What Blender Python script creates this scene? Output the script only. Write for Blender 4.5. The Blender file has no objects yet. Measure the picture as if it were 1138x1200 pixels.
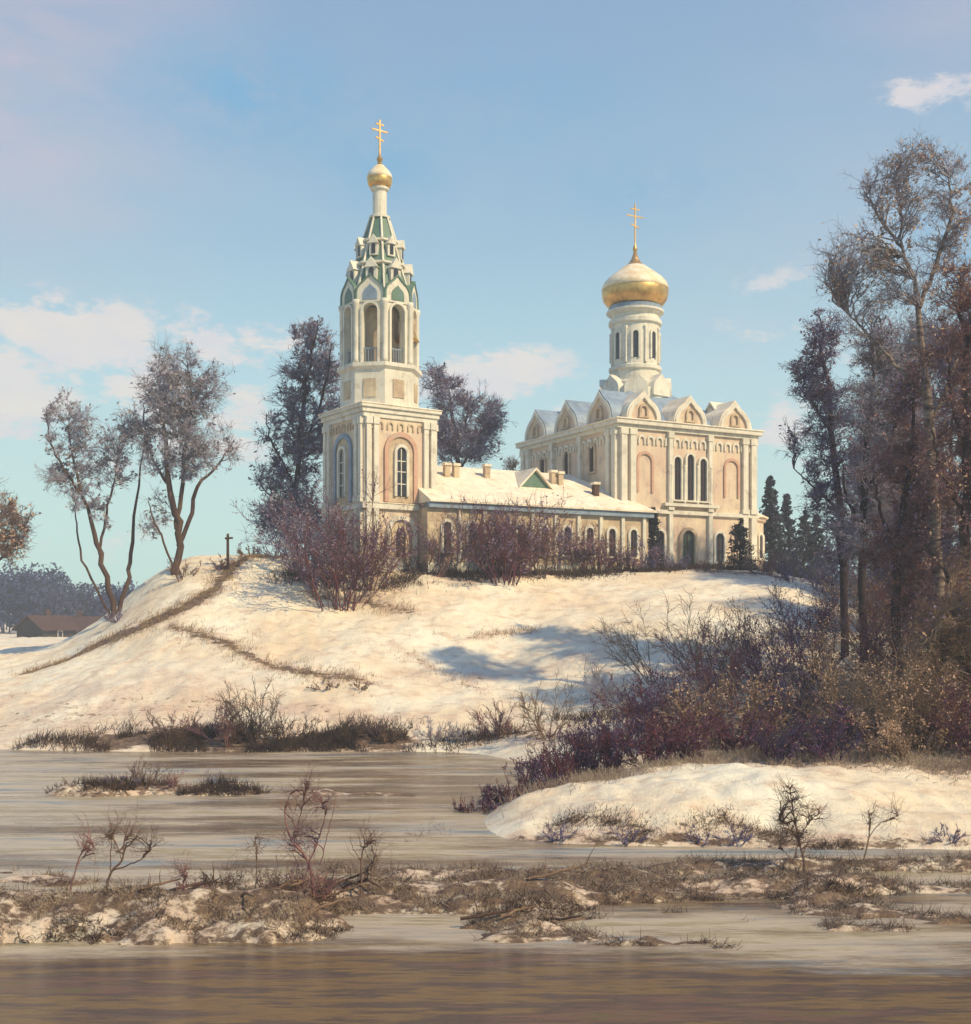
import bpy, math, random
import numpy as np
from mathutils import Vector, Matrix

PI = math.pi
SC = bpy.context.scene
COL = SC.collection
F = 1374.0; HZ = 725.0; CX = 569.0; EYE = 6.0       # focal length and horizon of the 1138x1200 picture
rng = np.random.default_rng(11)
random.seed(5)

# ------------------------------------------------------------------ object helpers
def tag(o, label=None, cat=None, group=None, kind=None):
    if label: o['label'] = label
    if cat: o['category'] = cat
    if group: o['group'] = group
    if kind: o['kind'] = kind
    return o

def empty(name, loc):
    o = bpy.data.objects.new(name, None); COL.objects.link(o)
    o.location = loc; o.empty_display_size = .3
    return o

def link_mesh(name, me, mat, parent=None):
    o = bpy.data.objects.new(name, me); COL.objects.link(o)
    if mat is not None and len(me.materials) == 0: me.materials.append(mat)
    if parent: o.parent = parent
    return o

def np_mesh(name, V, Q=None, T=None, smooth=False):
    me = bpy.data.meshes.new(name)
    V = np.asarray(V, dtype=np.float32).reshape(-1, 3)
    me.vertices.add(len(V)); me.vertices.foreach_set('co', V.ravel())
    nq = 0 if Q is None else len(Q); nt = 0 if T is None else len(T)
    loops = []
    if nq: loops.append(np.asarray(Q, dtype=np.int32).ravel())
    if nt: loops.append(np.asarray(T, dtype=np.int32).ravel())
    loops = np.concatenate(loops)
    me.loops.add(len(loops)); me.loops.foreach_set('vertex_index', loops)
    me.polygons.add(nq + nt)
    st = np.concatenate([np.arange(nq) * 4, nq * 4 + np.arange(nt) * 3]).astype(np.int32)
    me.polygons.foreach_set('loop_start', st)
    if smooth: me.polygons.foreach_set('use_smooth', np.ones(nq + nt, dtype=bool))
    me.update(calc_edges=True)
    return me

class MB:
    """collects solids as one mesh"""
    def __init__(s, fr=None): s.v = []; s.f = []; s.fr = fr or (lambda p: p)
    def add(s, vs, fs):
        o = len(s.v); s.v += [tuple(s.fr(p)) for p in vs]; s.f += [tuple(i + o for i in f) for f in fs]
    def box(s, a, b):
        x0, y0, z0 = a; x1, y1, z1 = b
        s.add([(x0,y0,z0),(x1,y0,z0),(x1,y1,z0),(x0,y1,z0),(x0,y0,z1),(x1,y0,z1),(x1,y1,z1),(x0,y1,z1)],
              [(0,3,2,1),(4,5,6,7),(0,1,5,4),(1,2,6,5),(2,3,7,6),(3,0,4,7)])
    def prism(s, poly, o, a, n, d0, d1):
        """poly: 2-D points (along a, along z) extruded along n from d0 to d1"""
        o = Vector(o); a = Vector(a); n = Vector(n); z = Vector((0,0,1)); k = len(poly)
        vs = [o + a*p[0] + z*p[1] + n*d0 for p in poly] + [o + a*p[0] + z*p[1] + n*d1 for p in poly]
        s.add(vs, [tuple(range(k))[::-1], tuple(range(k, 2*k))] + [(i, (i+1) % k, k + (i+1) % k, k + i) for i in range(k)])
    def band(s, outer, inner, o, a, n, d0, d1, closed=False):
        o = Vector(o); a = Vector(a); n = Vector(n); z = Vector((0,0,1)); k = len(outer)
        P = lambda p, d: o + a*p[0] + z*p[1] + n*d
        vs = [P(p, d0) for p in outer] + [P(p, d0) for p in inner] + [P(p, d1) for p in outer] + [P(p, d1) for p in inner]
        fs = []
        for i in range(k if closed else k-1):
            j = (i+1) % k
            fs += [(2*k+i, 2*k+j, 3*k+j, 3*k+i), (i, j, 2*k+j, 2*k+i), (k+i, 3*k+i, 3*k+j, k+j), (i, k+i, k+j, j)]
        if not closed:
            fs += [(0, 2*k, 3*k, k), (k-1, 2*k-1, 4*k-1, 3*k-1)]
        s.add(vs, fs)
    def lathe(s, prof, c, n=24, rot=0, sides=None):
        vs = []; fs = []; k = len(prof)
        for i in range(n):
            t = rot + 2*PI*i/n
            for r, z in prof: vs.append((c[0] + r*math.cos(t), c[1] + r*math.sin(t), c[2] + z))
        for i in range(n):
            j = (i+1) % n
            for q in range(k-1): fs.append((i*k+q, j*k+q, j*k+q+1, i*k+q+1))
        fs.append(tuple(i*k for i in range(n))[::-1]); fs.append(tuple(i*k+k-1 for i in range(n)))
        s.add(vs, fs)
    def bar(s, p, q, w, h=None):
        p = Vector(p); q = Vector(q); d = (q-p).normalized(); h = h or w
        up = Vector((0,0,1)) if abs(d.z) < .95 else Vector((1,0,0))
        a = d.cross(up).normalized(); b = a.cross(d)
        vs = []
        for c in (p, q):
            for i, j in ((-1,-1),(1,-1),(1,1),(-1,1)): vs.append(c + a*i*w/2 + b*j*h/2)
        s.add(vs, [(0,3,2,1),(4,5,6,7),(0,1,5,4),(1,2,6,5),(2,3,7,6),(3,0,4,7)])
    def build(s, name, mat, parent=None, smooth=False, bevel=0):
        me = bpy.data.meshes.new(name); me.from_pydata(s.v, [], s.f)
        import bmesh
        bm = bmesh.new(); bm.from_mesh(me); bmesh.ops.recalc_face_normals(bm, faces=bm.faces)
        if bevel: bmesh.ops.bevel(bm, geom=bm.edges[:], offset=bevel, segments=1, affect='EDGES', clamp_overlap=True)
        bm.to_mesh(me); bm.free()
        if smooth:
            for p in me.polygons: p.use_smooth = True
        return link_mesh(name, me, mat, parent)

def arch(w, h, n=10, ogee=False, z0=0.0):
    """outline of an arched opening: width w, total height h, base at z0, from lower left over the arch to lower right"""
    r = w/2; sp = h - r if not ogee else h - r*1.35
    pts = [(-r, z0)]
    for i in range(n+1):
        t = PI - PI*i/n
        x = r*math.cos(t); z = sp + r*math.sin(t)
        if ogee: z += r*.35*max(0, 1 - abs(x)/(r*.45))**1.3
        pts.append((x, z))
    pts.append((r, z0))
    return pts

# ------------------------------------------------------------------ materials
def mat(name, col, rough=.8, spec=.3, metal=0, var=.25, scale=3.0, col2=None, bump=0, bscale=20, stretch=(1,1,1), stain=None):
    m = bpy.data.materials.new(name); m.use_nodes = True
    nt = m.node_tree; N = nt.nodes; L = nt.links
    b = N['Principled BSDF']; b.inputs['Roughness'].default_value = rough
    b.inputs['Specular IOR Level'].default_value = spec; b.inputs['Metallic'].default_value = metal
    tc = N.new('ShaderNodeTexCoord'); mp = N.new('ShaderNodeMapping'); mp.inputs['Scale'].default_value = stretch
    L.new(tc.outputs['Object'], mp.inputs['Vector'])
    n = N.new('ShaderNodeTexNoise'); n.inputs['Scale'].default_value = scale; n.inputs['Detail'].default_value = 5; n.inputs['Roughness'].default_value = .65
    L.new(mp.outputs['Vector'], n.inputs['Vector'])
    r = N.new('ShaderNodeValToRGB'); r.color_ramp.elements[0].position = .32; r.color_ramp.elements[1].position = .68
    c2 = col2 or tuple(c*(1-var) for c in col)
    r.color_ramp.elements[0].color = (*c2, 1); r.color_ramp.elements[1].color = (*[min(1, c*(1+var*.4)) for c in col], 1)
    L.new(n.outputs['Fac'], r.inputs['Fac']); out = r.outputs['Color']
    if stain:      # damp runs and flaked patches
        for st, sc, p0, p1, k in (((1,1,.13), 2.6, .52, .70, .55), ((1,1,1), 1.0, .56, .62, .55), ((1,1,1), 7.0, .60, .70, .5)):
            m2 = N.new('ShaderNodeMapping'); m2.inputs['Scale'].default_value = st; L.new(tc.outputs['Object'], m2.inputs['Vector'])
            n3 = N.new('ShaderNodeTexNoise'); n3.inputs['Scale'].default_value = sc; n3.inputs['Detail'].default_value = 7; n3.inputs['Roughness'].default_value = .7; L.new(m2.outputs['Vector'], n3.inputs['Vector'])
            mr = N.new('ShaderNodeMapRange'); mr.inputs[1].default_value = p0; mr.inputs[2].default_value = p1; mr.inputs[4].default_value = k; L.new(n3.outputs['Fac'], mr.inputs[0])
            mx = N.new('ShaderNodeMix'); mx.data_type = 'RGBA'; L.new(mr.outputs[0], mx.inputs[0]); L.new(out, mx.inputs[6]); mx.inputs[7].default_value = (*stain, 1); out = mx.outputs[2]
    L.new(out, b.inputs['Base Color'])
    if bump:
        n2 = N.new('ShaderNodeTexNoise'); n2.inputs['Scale'].default_value = bscale; n2.inputs['Detail'].default_value = 4
        L.new(mp.outputs['Vector'], n2.inputs['Vector'])
        bp = N.new('ShaderNodeBump'); bp.inputs['Strength'].default_value = bump; bp.inputs['Distance'].default_value = .05
        L.new(n2.outputs['Fac'], bp.inputs['Height']); L.new(bp.outputs['Normal'], b.inputs['Normal'])
    return m

M = {}
M['white'] = mat('white_limewash', (.72,.68,.58), .85, .2, stain=(.44,.38,.32), scale=1.2, var=.16, bump=.3, bscale=9)
M['cream'] = mat('cream_plaster', (.64,.54,.40), .88, .2, stain=(.40,.33,.29), scale=.55, col2=(.60,.44,.35), bump=.4, bscale=7)
M['ochre'] = mat('ochre_plaster', (.60,.50,.34), .88, .2, stain=(.30,.23,.19), scale=.8, col2=(.40,.29,.21), bump=.4, bscale=7)
M['pink'] = mat('pink_brick', (.56,.36,.27), .9, .2, stain=(.45,.36,.28), scale=2.0, col2=(.50,.30,.22), bump=.4, bscale=12)
M['green'] = mat('green_tile', (.07,.15,.07), .5, .4, scale=4, col2=(.13,.20,.20), bump=.4, bscale=14)
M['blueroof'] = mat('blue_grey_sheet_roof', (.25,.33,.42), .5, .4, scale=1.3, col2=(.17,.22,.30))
M['glass'] = mat('dark_window_glass', (.035,.035,.045), .2, .5, scale=2)
M['door'] = mat('weathered_green_door', (.06,.09,.07), .6, .3, scale=3)
M['gold'] = mat('gilded_sheet', (.76,.47,.17), .36, .5, metal=.75, scale=1.6, col2=(.46,.27,.09), bump=.15, bscale=6)
M['snowcap'] = mat('roof_snow', (.80,.73,.60), .9, .2, stain=(.50,.40,.30), scale=.7, col2=(.70,.60,.46), bump=.5, bscale=3)
M['barkdark'] = mat('dark_bark', (.055,.038,.035), .9, .1, scale=2.5, col2=(.03,.02,.025), bump=.5, bscale=10, stretch=(1,1,.2))
M['barkbrown'] = mat('brown_bark', (.12,.075,.05), .9, .1, scale=1.5, col2=(.05,.03,.03), bump=.5, bscale=10, stretch=(1,1,.2))
M['birchbark'] = mat('pale_birch_bark', (.30,.24,.20), .85, .1, scale=2.2, col2=(.05,.03,.03), stretch=(1,1,3))
M['twigblue'] = mat('grey_violet_twigs', (.33,.34,.46), .9, .1, scale=.9, col2=(.27,.21,.18))
M['twigbrown'] = mat('brown_twigs', (.22,.14,.09), .9, .1, scale=.8, col2=(.09,.06,.075))
M['twigred'] = mat('dark_red_twigs', (.34,.17,.13), .85, .15, scale=1.1, col2=(.06,.04,.085))
M['twigtan'] = mat('tan_twigs', (.30,.21,.13), .9, .1, scale=1.3, col2=(.12,.07,.055))
M['twigviolet'] = mat('dark_violet_twigs', (.17,.17,.30), .9, .1, scale=1.1, col2=(.17,.10,.11))
M['leafdark'] = mat('dark_thicket_leaves', (.065,.05,.13), .85, .1, scale=1.1, col2=(.14,.04,.035))
M['shrubdark'] = mat('navy_shrub_twigs', (.075,.065,.15), .9, .1, scale=1.1, col2=(.06,.03,.04))
M['shrubred'] = mat('maroon_shrub_twigs', (.18,.055,.045), .9, .1, scale=1.1, col2=(.07,.04,.07))
M['leafrust'] = mat('rusty_dry_leaves', (.58,.38,.20), .8, .2, scale=1.5, col2=(.32,.22,.24))
M['leafgrey'] = mat('withered_grey_leaves', (.32,.27,.26), .85, .1, scale=1.2, col2=(.20,.20,.29))
M['leafviolet'] = mat('withered_dark_leaves', (.21,.20,.34), .85, .1, scale=1.4, col2=(.24,.11,.10))
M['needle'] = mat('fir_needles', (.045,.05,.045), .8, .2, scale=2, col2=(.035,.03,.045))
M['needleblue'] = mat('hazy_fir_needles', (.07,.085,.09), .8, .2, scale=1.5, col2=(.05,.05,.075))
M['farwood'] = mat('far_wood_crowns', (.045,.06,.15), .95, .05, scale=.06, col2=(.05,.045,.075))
M['drygrass'] = mat('dry_grass', (.42,.31,.17), .9, .1, scale=1.2, col2=(.19,.12,.08))
M['reed'] = mat('dead_reeds', (.48,.40,.30), .9, .1, scale=1.0, col2=(.20,.13,.12))
M['darkweed'] = mat('dark_weeds', (.11,.07,.045), .9, .1, scale=1.0, col2=(.035,.03,.035))
M['snowclump'] = mat('clump_snow', (.78,.72,.64), .9, .2, scale=2.0, col2=(.60,.50,.40), bump=.6, bscale=7)
M['domehighlight'] = mat('pale_highlight_on_gilding', (.80,.72,.58), .55, .4, scale=1.4, col2=(.66,.47,.24))  # pale highlight colour for the upper part of the gilded onions
M['wood'] = mat('weathered_wood', (.10,.05,.035), .9, .15, scale=3, stretch=(4,4,.6))
M['oldroof'] = mat('old_brown_roof', (.085,.045,.035), .9, .1, scale=1)
M['loghouse'] = mat('log_wall', (.05,.04,.035), .9, .1, scale=2, stretch=(.3,.3,6))

# ------------------------------------------------------------------ terrain table
def Z(py, D): return EYE - (py - HZ) * D / F
def prof(*a): return sorted(a)
W0 = -.6
cols = {
 -900: [(8,W0),(52,W0),(54,.1),(70,1.5),(90,3),(140,3),(1600,3)],
 -200: [(8,W0),(52,W0),(54,.1),(62,.8),(75,2.6),(95,3.2),(140,3),(1600,3)],
 0:   [(8,W0),(52,W0),(54,.12),(57,.5),(64,Z(810,64)),(75,Z(772,75)),(90,Z(762,90)),(130,3.1),(1600,3)],
 70:  [(8,W0),(51.5,W0),(53.5,.12),(57,.8),(64,Z(800,64)),(74,Z(762,74)),(85,4.2),(110,3.3),(150,3),(1600,3)],
 130: [(8,W0),(51.5,W0),(53.3,.15),(56,.8),(62,Z(800,62)),(70,Z(755,70)),(76,Z(725,76)),(80,Z(716,80)),(90,4.6),(120,3),(1600,3)],
 175: [(8,W0),(51.5,W0),(53.3,.15),(56,1.0),(62,Z(792,62)),(69,Z(742,69)),(75,Z(693,75)),(79,Z(676,79)),(84,8.6),(100,6),(130,3),(1600,3)],
 215: [(8,W0),(51.5,W0),(53.3,.15),(56,1.0),(62,Z(788,62)),(69,Z(733,69)),(75,Z(678,75)),(78,Z(655,78)),(84,10),(100,8),(140,3),(1600,3)],
 300: [(8,W0),(51.5,W0),(53.3,.15),(56,1.0),(62,Z(786,62)),(68,Z(735,68)),(74,Z(680,74)),(78,Z(648,78)),(84,10.6),(105,9),(150,3),(1600,3)],
 400: [(8,W0),(51.5,W0),(53.3,.15),(56,1.1),(62,Z(786,62)),(68,Z(738,68)),(73,Z(695,73)),(77,Z(660,77)),(80,10.0),(110,9.5),(160,3),(1600,3)],
 500: [(8,W0),(51.5,W0),(53.2,.15),(56,1.1),(62,Z(788,62)),(68,Z(738,68)),(73,Z(694,73)),(77,Z(666,77)),(81,9.7),(110,9.5),(160,3),(1600,3)],
 560: [(8,W0),(30.5,W0),(33,-.15),(36,-.2),(40,W0),(50.5,W0),(52.5,.15),(56,1.1),(62,Z(788,62)),(68,Z(740,68)),(73,Z(696,73)),(78,Z(670,78)),(82,9.6),(110,9.5),(160,3),(1600,3)],
 600: [(8,W0),(30.6,W0),(31.8,.05),(34,.45),(36,.5),(39,.1),(42,-.3),(48,-.3),(50,.15),(56,1.2),(62,Z(792,62)),(68,Z(742,68)),(74,Z(694,74)),(79,Z(670,79)),(84,9.6),(110,9.5),(160,3),(1600,3)],
 680: [(8,W0),(30.2,W0),(31.2,.08),(33,.75),(35,1.1),(38,.9),(41,.6),(46,.5),(52,1.1),(58,2.2),(66,4.9),(74,Z(695,74)),(80,Z(671,80)),(85,9.6),(115,9.5),(170,3),(1600,3)],
 790: [(8,W0),(30.0,W0),(31.0,.1),(32.5,.8),(35,Z(903,35)),(38,1.3),(42,1.1),(48,1.4),(54,2.1),(60,3.4),(68,6.2),(75,Z(690,75)),(80,Z(670,80)),(85,9.8),(115,9.6),(170,3),(1600,3)],
 900: [(8,W0),(29.8,W0),(30.8,.1),(32.3,.8),(34.5,Z(912,34.5)),(38,1.3),(42,1.3),(48,1.8),(55,2.9),(62,4.4),(69,6.9),(74,Z(692,74)),(79,Z(672,79)),(85,9.6),(115,9.3),(170,3),(1600,3)],
 980: [(8,W0),(29.6,W0),(30.7,.1),(32,.65),(34,Z(924,34)),(38,1.2),(42,1.4),(48,2.1),(55,3.3),(62,4.8),(69,6.6),(75,Z(694,75)),(82,8.3),(115,8),(170,3),(1600,3)],
 1060:[(8,W0),(29.6,W0),(30.7,.1),(32,.6),(34,Z(938,34)),(37,.9),(42,1.5),(48,2.4),(55,3.8),(62,5.0),(70,6.2),(76,7.2),(85,7.6),(115,7),(170,3),(1600,3)],
 1138:[(8,W0),(29.2,W0),(30.5,.1),(32,.4),(34,Z(958,34)),(37,.7),(42,1.6),(48,2.6),(55,4.0),(62,5.1),(75,6.5),(115,6),(170,3),(1600,3)],
 1500:[(8,W0),(29.2,W0),(30.5,.1),(34,.6),(42,1.8),(55,4.2),(75,6.5),(115,6),(170,3),(1600,3)],
 2100:[(8,W0),(29.2,W0),(30.5,.1),(34,.6),(42,1.8),(55,4.2),(75,6.5),(115,6),(170,3),(1600,3)],
}
TPX = np.arange(-900, 2101, 10.0)
TD = np.concatenate([np.arange(8, 120, .25), np.geomspace(120, 1600, 80)])
ck = sorted(cols)
raw = np.array([np.interp(TD, *zip(*cols[k])) for k in ck])
tab = np.array([np.interp(TPX, ck, raw[:, j]) for j in range(len(TD))]).T
def blur(a, s, ax):
    r = int(3*s); k = np.exp(-.5*(np.arange(-r, r+1)/s)**2); k /= k.sum()
    p = np.pad(a, [(r, r) if i == ax else (0, 0) for i in range(2)], mode='edge')
    return np.apply_along_axis(lambda m: np.convolve(m, k, 'valid'), ax, p)
tab = blur(tab, 1.6, 0)
nd = int((120-8)/.25)
tb2 = blur(tab, 3.2, 1); tb1 = blur(tab, 1.4, 1)
w = np.clip((TD-36)/8, 0, 1)[None, :]
tab = np.where(np.arange(len(TD))[None, :] < nd-12, tb1*(1-w) + tb2*w, tab)

def fnoise(x, y, s, seed=0):
    r = np.random.default_rng(seed); v = 0
    for i in range(5):
        a = r.uniform(0, 2*PI); f = s*1.63**i; ph = r.uniform(0, 9, 3)
        v = v + (np.sin((x*math.cos(a)+y*math.sin(a))*f+ph[0] + 1.3*np.sin((y*math.cos(a)-x*math.sin(a))*f*.7+ph[1])))/(1.5**i)
    return v/2.6

# low marshy strips of thawing snow in the near water (centre px, py, half widths in metres)
def marsh(x, y):
    x = np.asarray(x, float); y = np.asarray(y, float)
    n = fnoise(x, y*2.2, .9, 3); n2 = fnoise(x, y*2, 3.1, 4)
    def strip(x0, x1, yc, hw, amp, slope=0):
        t = np.clip(np.minimum(x-x0, x1-x)/1.2, 0, 1)
        d = 1 - ((y-(yc+slope*(x-x0)) + .35*n)/(hw*(1+.18*n2)))**2
        t = np.clip(t + .5*n*(t < 1), 0, 1)
        return np.where(d > 0, d, 0)*t*amp
    h = np.zeros_like(x)
    h = np.maximum(h, strip(-14, -4.6, 23.1, 1.5, .62)*(1+.35*n))            # left snowy bank
    h = np.maximum(h, strip(-6.5, -2.6, 23.6, 1.9, .55)*(1+.5*n))
    h = np.maximum(h, strip(-4.5, 2.5, 24.8, 1.3, .36, .05)*(1+.7*n))
    h = np.maximum(h, strip(-3.4, 4, 27.0, .8, .26)*(1+.8*n))
    h = np.maximum(h, strip(0, 10, 25.3, 1.0, .30, .10)*(1+.7*n))
    h = np.maximum(h, strip(3.5, 17, 28.2, .7, .24)*(1+.7*n))
    h = np.maximum(h, strip(7, 13, 25.9, .5, .18)*(1+.7*n))
    h = np.maximum(h, strip(-15.2, -7.5, 40.6, 1.0, .30)*(1+.5*n))           # small islet further out
    return np.where(h > .02, h + .05*n2*np.clip(h*6, 0, 1), 0)

def ground0(x, y):
    x = np.asarray(x, float); y = np.asarray(y, float)
    px = np.clip(CX + F*x/np.maximum(y, 1), -899, 2099)
    D = np.clip(y, 8.01, 1599)
    i = np.clip((px+900)/10, 0, len(TPX)-1.001); ii = i.astype(int); fi = i-ii
    j = np.clip(np.searchsorted(TD, D)-1, 0, len(TD)-2); fj = (D-TD[j])/(TD[j+1]-TD[j])
    z = (tab[ii,j]*(1-fi)+tab[ii+1,j]*fi)*(1-fj) + (tab[ii,j+1]*(1-fi)+tab[ii+1,j+1]*fi)*fj
    return z
CHX, CHY = 9.65, 85.0
def ground(x, y):
    x = np.asarray(x, float); y = np.asarray(y, float)
    z = ground0(x, y)
    a = np.clip((z-.1)/1.5, 0, 1)
    flat = np.exp(-(((x-2)/16)**4 + ((y-86)/8)**4))
    z = z + a*(1-flat)*(.30*fnoise(x, y, .35, 1) + .14*fnoise(x, y, 1.1, 2) + .04*fnoise(x, y, 4.2, 7))
    z = z + np.where((z > -.05) & (a < 1), .05*fnoise(x, y, 2.2, 8), 0)
    bank = np.clip((z-.05)/.4, 0, 1)*np.clip((37.5-y)/2, 0, 1)*(y > 29)
    z = z + bank*(.16*fnoise(x, y*1.3, .9, 41) + .07*fnoise(x, y, 2.6, 42))
    m = marsh(x, y)
    return np.where(m > .02, np.maximum(z, m - .06), z)
def gz(x, y): return float(ground(np.array([x]), np.array([y]))[0])
_marchD = np.concatenate([np.arange(14, 120, .1), np.arange(120, 600, 1)])
def hit(px, py):
    x = (px-CX)/F*_marchD; z = Z(py, _marchD)
    g = np.maximum(ground(x, _marchD), 0)
    ok = g >= z
    if ok[_marchD < 110].any(): k = np.argmax(ok)
    else: k = np.argmax(np.where((_marchD > 50) & (_marchD < 90), g-z, -99))      # just over the crest
    D = _marchD[k]
    return Vector((float(x[k]), float(D), float(g[k])))
def P3(px, py, D): return Vector(((px-CX)/F*D, D, Z(py, D)))

# ------------------------------------------------------------------ terrain mesh
gp = np.concatenate([np.arange(-900, -150, 30), np.arange(-150, 1300, 4.0), np.arange(1300, 2101, 30)])
gd = np.concatenate([np.arange(14, 44, .14), np.arange(44, 92, .2), np.arange(92, 120, .7), np.geomspace(120.5, 1600, 70)])
PXg, Dg = np.meshgrid(gp, gd, indexing='ij')
X = (PXg-CX)/F*Dg; Y = Dg; Zg = ground(X, Y)
V = np.stack([X, Y, Zg], -1).reshape(-1, 3)
a_, b_ = len(gp), len(gd)
ii, jj = np.meshgrid(np.arange(a_-1), np.arange(b_-1), indexing='ij')
q = (ii*b_+jj).ravel(); Q = np.stack([q, q+b_, q+b_+1, q+1], -1)
tme = np_mesh('snowy_ground', V, Q, smooth=True)

paths = [  # bare earth tracks: pixel polylines resolved on the ground, width in metres, strength
 ([(30,790),(80,772),(125,752),(160,738),(215,714),(250,692),(268,668),(292,652),(340,646)], .55, .92),
 ([(200,735),(260,752),(300,772),(345,786),(390,794),(436,801)], .45, .68),
 ([(458,752),(490,772),(515,788),(570,812)], .4, .38),
 ([(370,600+100),(430,706),(480,718)], .5, .55),
 ([(550,748),(600,742),(632,738)], .4, .4),
 ([(120,872),(200,866),(300,872),(400,866),(460,868)], 1.3, .9),
 ([(560,866),(620,858),(700,870)], 1.0, .55),
 ([(470,668),(560,678),(640,672),(760,668),(880,672),(960,684)], 1.0, .6),
 ([(600,985),(700,984),(800,988),(1000,990),(1130,988)], .35, .6),
 ([(648,968),(700,958),(730,968),(765,980)], .3, .6),
 ([(805,972),(850,962),(880,978),(930,980)], .3, .5),
 ([(470,790),(540,800),(620,790),(700,760)], .9, .30),
 ([(10,850),(120,840),(240,830)], 1.6, .36),
 ([(300,830),(400,838),(500,846)], 1.2, .34),
 ([(430,700),(520,700),(640,706),(760,700)], .8, .22),
]
bare = np.zeros(len(V)); Vx, Vy = V[:,0], V[:,1]
path_pts = []
for pl, wd, st in paths:
    pts = [hit(*p) for p in pl]; path_pts.append(pts)
    for p, r in zip(pts[:-1], pts[1:]):
        d = r.xy-p.xy; L2 = max(d.length_squared, 1e-6)
        t = np.clip(((Vx-p.x)*d.x+(Vy-p.y)*d.y)/L2, 0, 1)
        dist = np.hypot(Vx-p.x-t*d.x, Vy-p.y-t*d.y) + .35*fnoise(Vx, Vy, 1.3, 77)*wd; dist = dist/(1+.4*fnoise(Vx, Vy, .8, 78))
        bare = np.maximum(bare, st*np.exp(-(dist/wd)**2))
mz = marsh(Vx, Vy)
bare = np.maximum(bare, np.where(mz > .02, np.where(Vx < -4.6, .58, .64)+.22*np.clip(fnoise(Vx*.5, Vy*2.6, 1.5, 91), -1, 1), 0))
bare = np.maximum(bare, .34*np.exp(-((Vx+20)/11)**2-((Vy-58)/6.5)**2))
# under the right-hand thicket
pxv = CX+F*Vx/Vy
bare = np.maximum(bare, .66*np.clip((pxv-690)/150, 0, 1)*np.exp(-((Vy-46)/9)**4)*(Vy > 37.3))
at = tme.attributes.new('bare', 'FLOAT', 'POINT'); at.data.foreach_set('value', bare.astype(np.float32))

def snow_material():
    m = bpy.data.materials.new('thawing_snow'); m.use_nodes = True
    nt = m.node_tree; N = nt.nodes; L = nt.links; b = N['Principled BSDF']
    b.inputs['Roughness'].default_value = .8; b.inputs['Specular IOR Level'].default_value = .25
    tc = N.new('ShaderNodeTexCoord')
    def noise(sc, det=5, st=(1,1,1), ro=.6):
        mp = N.new('ShaderNodeMapping'); mp.inputs['Scale'].default_value = st; L.new(tc.outputs['Object'], mp.inputs['Vector'])
        n = N.new('ShaderNodeTexNoise'); n.inputs['Scale'].default_value = sc; n.inputs['Detail'].default_value = det; n.inputs['Roughness'].default_value = ro
        L.new(mp.outputs['Vector'], n.inputs['Vector']); return n.outputs['Fac']
    def ramp(f, p0, p1, c0=(0,0,0,1), c1=(1,1,1,1)):
        r = N.new('ShaderNodeValToRGB'); r.color_ramp.elements[0].position = p0; r.color_ramp.elements[1].position = p1
        r.color_ramp.elements[0].color = c0; r.color_ramp.elements[1].color = c1; L.new(f, r.inputs['Fac']); return r.outputs['Color']
    def mix(f, a, c):
        x = N.new('ShaderNodeMix'); x.data_type = 'RGBA'
        if isinstance(f, float): x.inputs[0].default_value = f
        else: L.new(f, x.inputs[0])
        for s, k in ((a, 6), (c, 7)):
            if isinstance(s, tuple): x.inputs[k].default_value = s
            else: L.new(s, x.inputs[k])
        return x.outputs[2]
    def math_(op, a, c):
        x = N.new('ShaderNodeMath'); x.operation = op
        for s, k in ((a, 0), (c, 1)):
            if isinstance(s, (int, float)): x.inputs[k].default_value = s
            else: L.new(s, x.inputs[k])
        return x.outputs[0]
    A = N.new('ShaderNodeAttribute'); A.attribute_name = 'bare'
    snow = ramp(noise(.22, 6), .38, .66, (.87,.81,.65,1), (.76,.62,.44,1))
    snow = mix(math_('MULTIPLY', ramp(noise(1.1, 6, (1,1.6,1)), .50, .66), .65), snow, (.60,.43,.31,1))
    thin = ramp(noise(2.6, 7, (1,2,1), .7), .60, .72)
    snow = mix(math_('MULTIPLY', thin, .4), snow, (.36,.26,.17,1))
    pz = N.new('ShaderNodeMapRange'); pz.inputs[1].default_value = .06; pz.inputs[2].default_value = .34; pz.inputs[4].default_value = .72; L.new(A.outputs['Fac'], pz.inputs[0])
    snow = mix(math_('MULTIPLY', pz.outputs[0], ramp(noise(.5, 8, (1,1.5,1), .7), .36, .56)), snow, (.60,.43,.33,1))
    soil = mix(ramp(noise(22, 8, (1,1,1), .75), .42, .6), ramp(noise(3.5, 8, (1,1,1), .7), .38, .62, (.07,.045,.035,1), (.32,.22,.13,1)), (.13,.085,.07,1))
    k = math_('ADD', A.outputs['Fac'], math_('MULTIPLY', math_('SUBTRACT', noise(2.2, 8, (1,1.8,1), .72), .5), 1.9))
    col = mix(ramp(k, .42, .62), snow, soil)
    L.new(col, b.inputs['Base Color'])
    bp = N.new('ShaderNodeBump'); bp.inputs['Strength'].default_value = .9; bp.inputs['Distance'].default_value = .16
    L.new(noise(1.6, 12, (1,1,1), .74), bp.inputs['Height']); L.new(bp.outputs['Normal'], b.inputs['Normal'])
    return m
terrain = link_mesh('ground', tme, snow_material()); tag(terrain, kind='structure')

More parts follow.
